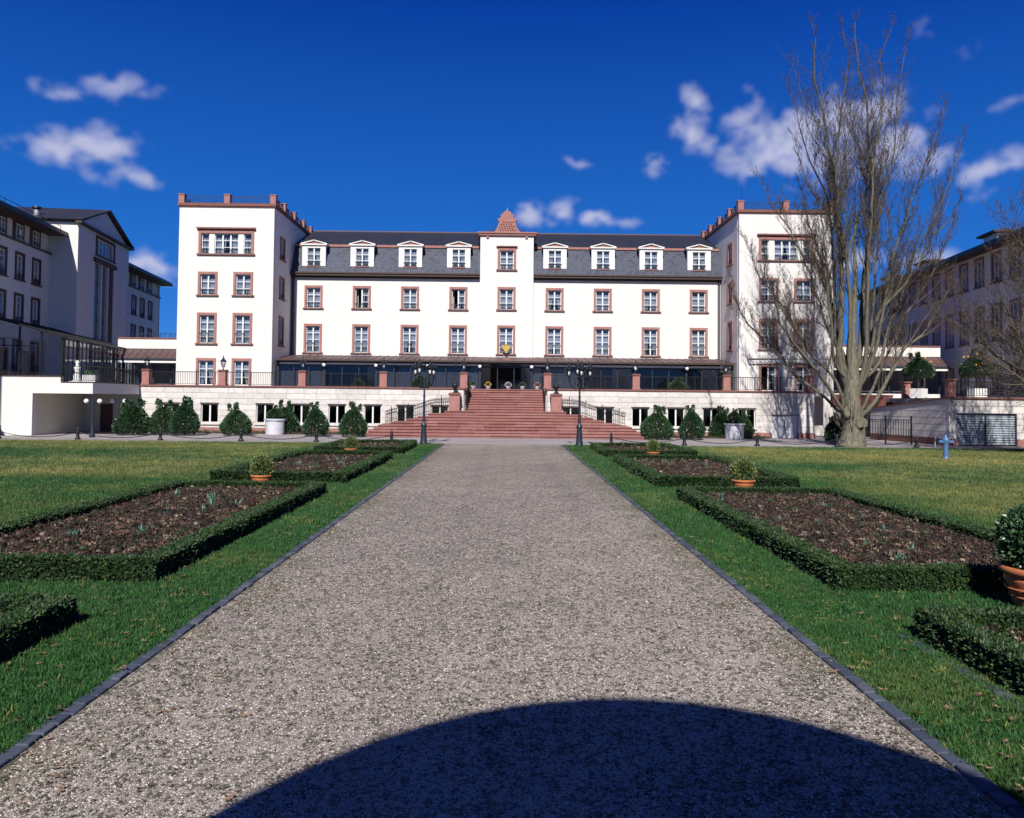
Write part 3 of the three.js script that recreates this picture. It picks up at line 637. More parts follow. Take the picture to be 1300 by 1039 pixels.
    mesh('dormer_unlit_backing', bx(-.85, .85, .01, 1.62, -1.19, -1.12), M.room, o);  // dark sheet painted as the unlit space inside the dormer
  }
  // towers
  for (const s of [-1, 1]) {
    const zt = L(ZT), back = L(-71), xc = s * 20.65;
    const wx = [s * 19.35, s * 21.95], rows = [[9.98, 1.53, { rows: 3, guard: .42, gap: .2 }], [6.42, 2.08, { rows: 4, guard: .78, gap: .22 }], [3.36, 1.8, { rows: 3, gap: .5, sill: false }]];
    const holes = []; for (const x of wx) for (const [y, h] of rows) holes.push([x - .54, x + .54, y, y + h]);
    holes.push([xc - 1.84, xc + 1.84, 13.02, 14.54]);
    mesh('tower_wall', wallGeo(xc - 3.485, xc + 3.485, TER - .3, 16.55, .4, holes).translate(0, 0, zt), M.white, hotel);
    for (const x of wx) rows.forEach(([y, h, o], i) => win(hotel, x, y, zt, 0, 1.08, h, i === 2 && s > 0 && x < 20 ? { ...o, open: 1 } : o));
    // wide attic window of five lights between white piers
    const o = new THREE.Group(); o.name = 'window'; o.position.set(xc, 13.02, zt); hotel.add(o);
    mesh('surround', [bx(-2.04, -1.84, 0, 1.74, -.04, .055), bx(1.84, 2.04, 0, 1.74, -.04, .055), bx(-1.84, 1.84, 1.52, 1.74, -.04, .052)], M.pink, o);
    mesh('hood', [bx(-2.06, 2.06, 1.74, 1.82, 0, .1), bx(-2.16, 2.16, 1.82, 1.93, 0, .2)], M.pinkDark, o);
    mesh('sill', bx(-2.14, 2.14, -.1, 0, -.04, .13), M.pinkDark, o);
    mesh('pier', [bx(-1.27, -.87, 0, 1.52, -.3, -.02), bx(.87, 1.27, 0, 1.52, -.3, -.02)], M.white, o);
    for (const [a, n] of [[-1.84, 1], [-.87, 3], [1.27, 1]]) {
      const w = n === 1 ? .57 : 1.74, sub = new THREE.Group(); windowParts(sub, w, 1.52, { rows: 3, cols: n, rim: 0, sill: false, guard: .36, gap: n === 1 ? .1 : .3 });
      for (const m of [...sub.children]) { m.position.x += a + w / 2; o.add(m); }
    }
    mesh('unlit_backing', bx(xc - 3, xc + 3, TER, 16, zt - 1.5, zt - 1.4), M.room, hotel);  // dark sheet in place of the shade inside the tower
    // side towards the middle, one window to each floor
    const sh = [[10.0, 1.5], [6.45, 2.05], [13.0, 1.5]], inner = s * TX0, zs = L(-61.75);
    const g = wallGeo(-(back) + 0 > 0 ? 0 : 0, zt - .4 - back, TER - .3, 16.549, .35, sh.map(([y, h]) => { const q = s < 0 ? zt - .4 - zs : zs - back; return [q - .5, q + .5, y, y + h]; }));
    if (s < 0) { g.rotateY(Math.PI / 2); g.translate(inner, 0, zt - .4); } else { g.rotateY(-Math.PI / 2); g.translate(inner, 0, back); }
    mesh('tower_side_wall', g, M.white, hotel);
    for (const [y, h] of sh) win(hotel, inner, y, zs, s < 0 ? Math.PI / 2 : -Math.PI / 2, 1, h, { rows: 3, guard: .4, gap: .3 });
    mesh('unlit_backing', bx(s * 18.6, s * 18.7, TER, 16, back + .3, zt - 1.5), M.room, hotel);
    mesh('tower_side_wall', bx(s * 23.78, s * TX1, TER - .3, 16.549, back, zt - .4), M.white, hotel);
    mesh('tower_roof', bx(s * 17.2, s * TX1 - s * .05, 16.3, 16.5, back, zt - .05), M.slateTop, hotel);
    const cx0 = Math.min(s * 17.02, s * 24.25), cx1 = Math.max(s * 17.02, s * 24.25);
    mesh('tower_cornice', [bx(cx0, cx1, 16.55, 16.75, back, zt + .13), bx(cx0 + .05, cx1 - .05, 16.47, 16.55, back, zt + .07)], M.pinkDark, hotel);
    for (const x of [17.28, 20.65, 24.0]) mesh('parapet_pier', [bx(s * x - .21, s * x + .21, 16.75, 17.38, zt - .36, zt + .06), bx(s * x - .25, s * x + .25, 17.38, 17.44, zt - .4, zt + .1)], M.pink, hotel);
    for (const z of [-62.3, -65.2, -68.1, -70.6]) for (const x of [17.28, 24.0]) mesh('parapet_pier', [bx(s * x - .21, s * x + .21, 16.75, 17.38, L(z) - .2, L(z) + .2), bx(s * x - .25, s * x + .25, 17.38, 17.44, L(z) - .24, L(z) + .24)], M.pink, hotel);
    for (const [a, b] of [[17.49, 20.44], [20.86, 23.79]]) mesh('parapet_railing', railing([s * a, 16.75, zt - .15], [s * b, 16.75, zt - .15], .58, { cross: true, w: .026, top: .035 }), M.ironBlue, hotel);
    for (const x of [17.28, 24.0]) { let za = ZT - .4; for (const z of [-62.3, -65.2, -68.1, -70.6]) { mesh('parapet_railing', railing([s * x, 16.75, L(za)], [s * x, 16.75, L(z + .2)], .58, { cross: true, w: .026, top: .035 }), M.ironBlue, hotel); za = z - .2; } }
    if (s > 0) mesh('antenna', cyl(.02, .012, 16.75, 18.7, s * 17.5, zt - .5, 6), M.iron, hotel);
    mesh('joint_strip', bx(Math.min(s * 16.86, s * 17.14), Math.max(s * 16.86, s * 17.14), TER, 12.1, .0, .03), M.greyWall, hotel);
  }
  // gilded crest before the middle window
  const em = new THREE.Shape(); em.moveTo(0, -.62); em.lineTo(-.16, -.5); em.lineTo(-.1, -.34); em.lineTo(-.3, -.3); em.lineTo(-.28, -.12); em.lineTo(-.46, -.05); em.lineTo(-.4, .12); em.lineTo(-.52, .34); em.quadraticCurveTo(-.24, .42, -.14, .16); em.lineTo(-.1, .36); em.lineTo(-.16, .46); em.lineTo(0, .56); em.lineTo(.12, .44); em.lineTo(.1, .3); em.lineTo(.14, .16); em.quadraticCurveTo(.24, .42, .52, .34); em.lineTo(.4, .12); em.lineTo(.46, -.05); em.lineTo(.28, -.12); em.lineTo(.3, -.3); em.lineTo(.1, -.34); em.lineTo(.16, -.5); em.closePath();
  const crest0 = .62, crest = thing('gilded_crest', 'gilded winged crest hanging before the middle window above the entrance', 'crest', [.02, 6.55, ZB + .3]);
  mesh('crest', new THREE.ExtrudeGeometry(em, { depth: .05, bevelEnabled: true, bevelSize: .03, bevelThickness: .03, bevelSegments: 2 }).scale(crest0, crest0, 1), M.gold, crest);
  mesh('bracket', bx(-.02, .02, -.43, .2, -.3, 0), M.iron, crest);
}
// scalloped awning over the tower terrace
{
  const t = thing('awning', 'rolled white scalloped awning above the tower terrace doors', 'awning', [20.7, 5.6, ZT]);
  mesh('cassette', bx(-2.95, 2.95, .12, .34, .0, .3), M.frame, t);
  const s = new THREE.Shape(); s.moveTo(-2.9, .12); for (let i = 0; i < 20; i++) { const x = -2.9 + i * .29; s.absarc(x + .145, -.02, .145, Math.PI, 2 * Math.PI, false); } s.lineTo(2.9, .12); s.closePath();
  mesh('valance', new THREE.ExtrudeGeometry(s, { depth: .012, bevelEnabled: false }).translate(0, 0, .27), M.frame, t);
  mesh('trim', bx(-2.93, 2.93, .1, .125, .284, .303), M.pinkDark, t);
}

// ------------------------------------------------------------------ glazed veranda along the main block
{
  const t = thing('veranda', 'long glazed veranda with dark frame and copper lean-to roof below the white facade', 'veranda', [0, TER, -60.6]);
  const X = 17.05, D = 3.88, sheer = std(.075, .078, .1, .95, { side: THREE.DoubleSide });
  mesh('roof', poly([-X, 2.1, .5], [X, 2.1, .5], [X, 2.62, -D], [-X, 2.62, -D]), M.copper, t);
  mesh('roof_underside', poly([-X, 2.0, .45], [-X, 2.5, -D], [X, 2.5, -D], [X, 2.0, .45]), M.copper, t);
  const seams = []; for (let x = -X + .3; x < X; x += .62) seams.push(bar([x, 2.12, .48], [x, 2.635, -D + .02], .03, .04)); mesh('roof_seams', seams, M.copper, t);
  mesh('gutter', [bx(-X, X, 1.98, 2.1, .42, .56)], M.brown, t);
  mesh('beam', [bx(-X, X, 1.62, 1.72, -.06, .06), bx(-X, X, 1.9, 1.98, -.08, .08)], M.ironBlue, t);
  const colX = []; for (let i = -4; i <= 4; i++) if (i) colX.push((i - Math.sign(i) * .5) * 3.86); colX.push(-X + .08, X - .08);
  for (const x of colX) mesh('post', bx(x - .07, x + .07, 0, 1.9, -.09, .09), M.ironBlue, t);
  colX.sort((a, b) => a - b);
  for (let i = 0; i + 1 < colX.length; i++) {
    const a = colX[i] + .07, b = colX[i + 1] - .07, n = Math.max(1, Math.round((b - a) / 1.25)), mid = Math.abs((a + b) / 2) < 1;
    for (let k = 0; k < n; k++) {
      const p = mix(a, b, k / n), q = mix(a, b, (k + 1) / n);
      if (k) mesh('mullion', bx(p - .03, p + .03, 0, 1.62, -.05, .05), M.ironBlue, t);
      if (mid && k === 0) continue;                                   // the open entrance
      mesh('glass_panel', new THREE.PlaneGeometry(q - p - .07, 1.6).translate((p + q) / 2, .82, 0), M.glassDark, t);
      mesh('top_light', new THREE.PlaneGeometry(q - p - .07, .17).translate((p + q) / 2, 1.81, 0), M.lampGlass, t);
    }
    if ([0, 2, 3, 5].includes(i)) mesh('sheer_curtain', [(() => { const g = new THREE.PlaneGeometry(b - a - .1, 1.58, 60, 1), p = g.attributes.position; for (let q = 0; q < p.count; q++) p.setZ(q, .03 * Math.sin(p.getX(q) * 17) + .015 * Math.sin(p.getX(q) * 41)); g.computeVertexNormals(); return g.translate((a + b) / 2, .82, -.3); })()], sheer, t);
    if (Math.abs((a + b) / 2) > 2.2) mesh('blind_box', bx(a + .05, b - .05, 1.73, 1.85, .062, .16), M.whiteTrim, t);
  }
  mesh('rear_doors', [bx(-14.5, -11, 0, 1.9, -D + .02, -D + .05), bx(-6.4, -3, 0, 1.9, -D + .02, -D + .05), bx(-1.2, 1.2, 0, 2.0, -D + .35, -D + .37), bx(3.2, 8.5, 0, 1.9, -D + .02, -D + .05), bx(10, 15.5, 0, 1.9, -D + .02, -D + .05)], M.room, t);
  colX.forEach((x, i) => {
    if (i === 0 || i === colX.length - 1) return;
    const g = thing('globe_lamp', "white globe lamp on a dark post of the glazed veranda", 'lamp', [x, TER + 1.68, -60.3], 0, 'globe lamps along the veranda');
    mesh('globe', new THREE.SphereGeometry(.13, 14, 10), M.globe, g); mesh('arm', [bar([0, 0, -.1], [0, 0, -.24], .04)], M.iron, g);
  });
}

// ------------------------------------------------------------------ terrace: floor, coursed stone wall, coping
const WINX = [-23.4, -20.7, -16.85, -14.3, -11.8, -9.3, -7.0, -4.6, 4.6, 7.0, 9.5, 12.0, 14.5, 17.0];
{
  structure('terrace_floor', [bx(-25.6, -2.9, 2.9, TER, -75, ZW - .3), bx(2.9, 21.75, 2.9, TER, -75, ZW - .3), bx(-2.9, 2.9, 2.9, TER, -75, -60.21)], M.paving);
  const t = thing('terrace_wall', 'cream coursed stone terrace wall with basement windows beside the stairs', 'wall', [0, 0, ZW]);
  const hol = WINX.map(x => [x - .6, x + .6, .65, 2.03]); hol.push([18.79, 20.6, 0, 1.62]);
  const L = hol.filter(h => h[1] < -2.9), Rr = hol.filter(h => h[0] > 2.9);
  mesh('wall_core', wallGeo(-25.55, -2.9, 0, 3.2, .3, L).translate(0, 0, -.035), M.joint, t);
  mesh('wall_core', wallGeo(2.9, 21.7, 0, 3.2, .3, Rr.map(h => h[2] === 0 ? [h[0], h[1], .001, h[3]] : h)).translate(0, 0, -.035), M.joint, t);
  mesh('stair_cheek', [bx(-3.0, -2.85, 1.6, 3.2, -3.1, -.34), bx(2.85, 3.0, 1.6, 3.2, -3.1, -.34)], M.block[0], t);
  mesh('cellar_unlit_backing', bx(-25, -3.1, .02, 2.8, -1.7, -1.6), M.room, t); mesh('cellar_unlit_backing', bx(3.1, 21, .02, 2.8, -1.7, -1.6), M.room, t);  // dark sheets, colour stands for the shade behind the basement windows
  const R = rng(31), C = [.36, .77, 1.18, 1.59, 2.0, 2.4, 2.79, 3.19];
  const cache = {};
  for (let k = 0; k + 1 < C.length; k++) for (const [A, B] of [[-25.58, -2.95], [2.95, 21.77]]) {
    let iv = [[A, B]];
    for (const [a, b, y0, y1] of hol) if (Math.min(y1, C[k + 1]) - Math.max(y0, C[k]) > .12) iv = iv.flatMap(([p, q]) => b <= p || a >= q ? [[p, q]] : [[p, a], [b, q]].filter(([m, n]) => n - m > .05));
    for (const [p, q] of iv) {
      const n = Math.max(1, Math.round((q - p) / (1.45 + .3 * R()))); let x = p;
      const cuts = [p]; for (let i = 1; i < n; i++) cuts.push(mix(p, q, (i + (R() - .5) * .45) / n)); cuts.push(q);
      for (let i = 0; i < n; i++) {
        const w = cuts[i + 1] - cuts[i] - .014, h = C[k + 1] - C[k] - .016;
        const m = mesh('stone_block', boxUV(new THREE.BoxGeometry(w, h, .07).translate(R() * 9, R() * 9, 0)), M.block[Math.floor(R() * 3)], t);
        m.geometry.translate(0, 0, 0); m.geometry.computeBoundingBox(); const c = m.geometry.boundingBox.getCenter(V(0, 0, 0)); m.geometry.translate(-c.x, -c.y, 0);
        m.position.set((cuts[i] + cuts[i + 1]) / 2, (C[k] + C[k + 1]) / 2, -.012 + R() * .012);
      }
    }
  }
  mesh('plinth', [bx(-25.58, -2.95, 0, .35, -.03, .07), bx(2.95, 18.76, 0, .35, -.03, .07), bx(20.63, 21.8, 0, .35, -.03, .07)], M.pink, t);
  mesh('coping', [bx(-25.6, -2.82, 3.2, 3.32, -.45, .1), bx(2.82, 21.86, 3.2, 3.32, -.45, .1)], M.pinkDark, t);
  for (const x of WINX) win(t, x, .65, 0, 0, 1.2, 1.38, { rows: 1, rim: 0, sill: true, lintel: .07, curtain: false, pane: M.glassDark, sillMat: M.block[0], white: M.frame, deep: .12 });
  const d = new THREE.Group(); d.name = 'double_door'; d.position.set(19.7, 0, -.08); t.add(d);
  mesh('door_leaf', bx(-.88, -.01, .01, 1.6, -.05, 0), M.doorWhite, d); mesh('door_leaf', bx(.01, .88, .01, 1.6, -.05, .01), M.doorWhite, d);
  mesh('door_handle', [bx(-.09, -.05, .75, .95, .0, .05)], M.iron, d); mesh('lintel', bx(-.95, .95, 1.6, 1.66, -.05, .12), M.brown, d);
  const sw = thing('terrace_end_wall', 'shaded coursed stone end of the terrace beside the poplar', 'wall', [21.77, 0, ZW]);
  for (let k = 0; k < 7; k++) mesh('stone_course', bx(-.3, 0, C[k] + .012, C[k + 1] - .012, -.1, -14), M.block[k % 3], sw);
  mesh('plinth', bx(-.3, .05, 0, .35, -.1, -14), M.pink, sw); mesh('coping', bx(-.3, .1, 3.2, 3.32, -.46, -14), M.pinkDark, sw);
  mesh('wall_core', bx(-.3, -.03, .35, 3.2, -.11, -13.9), M.joint, sw);
}

// ------------------------------------------------------------------ the great stairs
{
  const t = thing('staircase', 'broad red sandstone staircase climbing from the forecourt to the terrace', 'stairs', [0, 0, -52.8]);
  const ends = [[0, 9.2], [.4, 8.9], [.8, 8.4], [1.0, 7.4], [1.2, 6.35], [1.5, 5.4], [1.72, 4.15]];
  const endAt = y => { for (let i = 1; i < ends.length; i++) if (y <= ends[i][0]) return mix(ends[i - 1][1], ends[i][1], (y - ends[i - 1][0]) / (ends[i][0] - ends[i - 1][0])); return 4.15; };
  const SR = rng(63), tones = [M.step, M.stepB, M.stepC, M.stepD, M.step, M.stepB];
  const step = (xa, xb, ya, yb, za, zb) => {                          // a step of several slabs, each with a nosing
    const s = new THREE.Group(); s.name = 'step'; t.add(s);
    const n = Math.max(3, Math.round((xb - xa) / 1.7)), cut = [xa]; for (let i = 1; i < n; i++) cut.push(mix(xa, xb, (i + (SR() - .5) * .5) / n)); cut.push(xb);
    for (let i = 0; i < n; i++) { const a = cut[i] + .004, b = cut[i + 1] - .004, dy = (SR() - .5) * .008; mesh('slab', [bx(a, b, ya, yb - .06, za, zb - .06), bx(a, b, yb - .06, yb + dy, za, zb + (SR() - .5) * .012)], tones[Math.floor(SR() * 6)], s); }
  };
  const r = 1.71 / 9, run = .37; const tips = [];
  for (let k = 1; k <= 9; k++) {
    const e = endAt(k * r) + (k < 3 ? 0 : 0), z0 = -(k - 1) * run;
    step(-e, e, (k - 1) * r + .0005 * k, k * r, -4.15 + .004 * k, z0);
    tips.push([e, k * r, z0]);
  }
  const y0 = 1.71, zU = -4.35, r2 = (TER - y0) / 9, run2 = .33;
  for (let k = 1; k <= 9; k++) { const z0 = zU - (k - 1) * run2; step(-2.84, 2.84, y0 + (k - 1) * r2, y0 + k * r2, -7.4, z0); }
  mesh('landing', bx(-2.84, 2.84, 1.5, y0 - .002, -7.4, -4.16), M.step, t);
  for (const s of [-1, 1]) {
    const p = new THREE.Group(); p.name = 'pier'; p.position.set(s * 3.52, y0, -3.55); t.add(p);
    mesh('shaft', bx(-.36, .36, 0, 1.1, -.36, .36), M.pink, p); mesh('cap', [bx(-.43, .43, 1.1, 1.18, -.43, .43), bx(-.38, .38, 1.18, 1.25, -.38, .38)], M.pinkDark, p);
    // handrail of the upper flight
    mesh('handrail', [...railing([s * 2.72, y0, -4.2], [s * 2.72, TER, -7.2], .92, { gap: .13, w: .035, top: .07 }), bar([s * 2.72, y0, -4.2], [s * 2.72, y0 + 1.1, -4.2], .07)], M.iron, t);
    // curved railing that follows the ends of the lower steps
    const g = [], pts = [[3.95, 1.71], [5.1, 1.62], [5.9, 1.34], [6.8, 1.1], [7.8, .95], [8.35, .78]].map(([x, y]) => V(s * x, y, -4.0 + .05)), cv = new THREE.CatmullRomCurve3(pts), n = 34;
    for (let i = 0; i <= n; i++) { const q = cv.getPointAt(i / n); const tall = i % 9 === 4 ? 1.1 : .86; g.push(bar([q.x, q.y - .1, q.z], [q.x, q.y + tall, q.z], i % 9 === 4 ? .045 : .022)); if (i % 9 !== 4) { const c = new THREE.TorusGeometry(.05, .014, 4, 8); c.translate(q.x + .05, q.y + .86, q.z); g.push(c); } }
    g.push(new THREE.TubeGeometry(new THREE.CatmullRomCurve3(pts.map(q => q.clone().add(V(0, .8, 0)))), 30, .022, 5), new THREE.TubeGeometry(new THREE.CatmullRomCurve3(pts.map(q => q.clone().add(V(0, .12, 0)))), 30, .018, 5));
    mesh('side_railing', g, M.iron, t);
    const u = thing('iron_torch', `slender iron torch lamp on the sandstone stair pier ${SIDE[s]}`, 'lamp', [s * 3.52, y0 + 1.25, -56.35], 0, 'torch lamps on the stair piers');
    mesh('urn', lathe([[0, 0], [.16, 0], [.1, .08], [.05, .16], [.16, .34], [.22, .5], [.14, .62], [.06, .7], [.09, .8], [.03, .9], [0, .9]], 10), M.iron, u);
    mesh('spear', [cyl(.025, .02, .88, 2.05, 0, 0, 6), cyl(.05, 0, 2.0, 2.2, 0, 0, 6)], M.iron, u);
  }
}

// ------------------------------------------------------------------ terrace piers, lanterns, railings
function lanternParts(o, k = 1) {                                     // six-sided lantern standing on the origin
  const L = (pts, seg = 6) => lathe(pts.map(([a, b]) => [a * k, b * k]), seg);
  mesh('stem', L([[.05, 0], [.07, .05], [.035, .1], [.035, .16], [.1, .2]], 8), M.iron, o);
  mesh('cage', (() => { const g = []; for (let i = 0; i < 6; i++) { const a = i / 6 * 2 * Math.PI; g.push(bar([Math.sin(a) * .105 * k, .2 * k, Math.cos(a) * .105 * k], [Math.sin(a) * .2 * k, .62 * k, Math.cos(a) * .2 * k], .022 * k)); } const q = L([[.19, .6], [.215, .6], [.215, .635], [.19, .635]]); g.push(q); return g; })(), M.iron, o);
  mesh('glass', L([[.1, .2], [.195, .6]]), M.lampGlass, o);
  mesh('bulb', L([[0, .26], [.05, .28], [.075, .4], [.05, .5], [0, .52]], 8), M.globe, o);
  mesh('hat', L([[.25, .625], [.26, .645], [.12, .8], [.09, .82], [.1, .86], [.04, .92], [.03, .98], [.055, 1.02], [.012, 1.08], [0, 1.16]]), M.iron, o);
}
const pierX = [-25.25, -19.9, -14.3, -8.6, -2.95, 2.95, 9.2, 15.6, 21.5];
{
  const ord = ['at the terrace corner', 'before the tower', 'next to the tower', 'halfway along the terrace', 'beside the stairs'];
  const which = [0, 1, 2, 3, 4, 4, 3, 2, 0];
  const src = thing('terrace_pier', '', 'pier', [0, 0, 0], 0, 'sandstone piers of the terrace balustrade');
  mesh('shaft', bx(-.25, .25, 0, .98, -.25, .25), M.pink, src); mesh('foot', bx(-.29, .29, 0, .09, -.29, .29), M.pink, src); mesh('cap', [bx(-.31, .31, .98, 1.04, -.31, .31), bx(-.27, .27, 1.04, 1.1, -.27, .27)], M.pinkDark, src);
  const lan = thing('pier_lantern', '', 'lantern', [0, 0, 0], 0, 'lanterns on the terrace piers'); lanternParts(lan, .92);
  pierX.forEach((x, i) => {
    const s = x < 0 ? -1 : 1, lab = `${ord[which[i]]}, ${SIDE[s]}`;
    const p = i ? copyOf(src, 'terrace_pier', `reddish sandstone pier of the balustrade ${lab}`) : src; p.userData.label = `reddish sandstone pier of the balustrade ${lab}`; p.position.set(x, 3.32, ZW - .25);
    const l = i ? copyOf(lan, 'pier_lantern', `black lantern on the balustrade pier ${lab}`) : lan; l.userData.label = `black lantern on the balustrade pier ${lab}`; l.position.set(x, 4.42, ZW - .25);
  });
  for (let i = 0; i + 1 < pierX.length; i++) {
    if (i === 4) continue;
    const a = pierX[i] + .26, b = pierX[i + 1] - .26, s = a < 0 ? -1 : 1;
    const t = thing('terrace_railing', `black iron balustrade railing between two piers, ${['', 'at the tower', 'next to the tower', 'second from the stairs', 'beside the stairs'][s < 0 ? i + 1 : 9 - i - 1] || 'of the terrace'}, ${SIDE[s]}`, 'railing', [(a + b) / 2, 3.32, ZW - .25], 0, 'iron railings of the terrace');
    mesh('rails', railing([(a - b) / 2, 0, 0], [(b - a) / 2, 0, 0], .93, { gap: .125, w: .022 }), M.iron, t);
    for (const f of [1 / 3, 2 / 3]) mesh('post', bar([mix(a - b, b - a, f) / 2, 0, 0], [mix(a - b, b - a, f) / 2, 1.05, 0], .05), M.iron, t);
  }
}
// ------------------------------------------------------------------ low link buildings between towers and wings
for (const s of [-1, 1]) {
  const x0 = 24.14, x1 = s < 0 ? 29.6 : 33.4, w = x1 - x0, cx = s * (x0 + x1) / 2;
  const t = thing('link_building', `low flat-roofed glazed link between tower and wing ${SIDE[s]}`, 'building', [cx, TER, -62], 0, 'low links to the wings');
  mesh('parapet', bx(-w / 2, w / 2, 2.85, 3.6, -9, 0), M.white, t);
  mesh('parapet_coping', bx(-w / 2, w / 2, 3.6, 3.7, -9, .06), M.pinkDark, t);
  mesh('canopy', poly([-w / 2, 2.05, 1.3], [w / 2, 2.05, 1.3], [w / 2, 2.8, .02], [-w / 2, 2.8, .02]), M.copper, t);
  const seams = []; for (let x = -w / 2 + .2; x < w / 2; x += .55) seams.push(bar([x, 2.07, 1.29], [x, 2.81, .03], .03, .035)); mesh('canopy_seams', seams, M.copper, t);
  mesh('beam', [bx(-w / 2, w / 2, 1.9, 2.04, 1.2, 1.32)], M.ironBlue, t); mesh('blind_box', bx(-w / 2 + .1, w / 2 - .1, 1.72, 1.86, 1.22, 1.3), M.whiteTrim, t);
  const n = Math.round(w / 1.3);
  for (let i = 0; i <= n; i++) mesh('post', bx(mix(-w / 2 + .06, w / 2 - .06, i / n) - .05, mix(-w / 2 + .06, w / 2 - .06, i / n) + .05, 0, 2.84, -.1, 0), M.ironBlue, t);
  for (let i = 0; i < n; i++) { const a = mix(-w / 2 + .06, w / 2 - .06, i / n) + .06, b = mix(-w / 2 + .06, w / 2 - .06, (i + 1) / n) - .06; mesh('glass_panel', new THREE.PlaneGeometry(b - a, 2.8).translate((a + b) / 2, 1.42, -.05), M.glassDark, t); }
  mesh('rear_wall', bx(-w / 2 - 3, w / 2 + 3, 0, 2.84, -3.1, -3), M.greyWall, t); mesh('base_wall', bx(-w / 2 + (s > 0 ? -2.4 : 0), w / 2, -3.28, -.02, -9, -.02), M.white, t);
  const r = thing('roof_railing', `ornamental iron railing with rings on the roof of the link ${SIDE[s]}`, 'railing', [cx, TER + 3.7, -65], 0, 'railings on the link roofs');
  const g = railing([-w / 2, 0, 0], [w / 2, 0, 0], .55, { gap: .4, w: .03, top: .04 }); for (let x = -w / 2 + .3; x < w / 2; x += .8) g.push(new THREE.TorusGeometry(.18, .02, 4, 14).translate(x + .1, .3, 0)); mesh('rails', g, M.ironBlue, r);
  if (s > 0) structure('terrace_floor', [bx(27.3, 44, 2.6, 2.9, -61.9, -49.4)], M.paving);
}

// ------------------------------------------------------------------ the two wings, splayed a little away from the court
const WA = Math.atan(.117), WX = 27.6;
function wing(s) {                                                   // own frame: z runs back along the court face at x = 0, +x looks into the court
  const t = thing('wing_building', s < 0 ? 'shaded side wing with gabled projection and wooden attic storey' : 'long shaded side wing behind bare trees with wide dark eaves', 'building', [s * WX, 0, 0], s < 0 ? WA : -WA);
  return t;
}

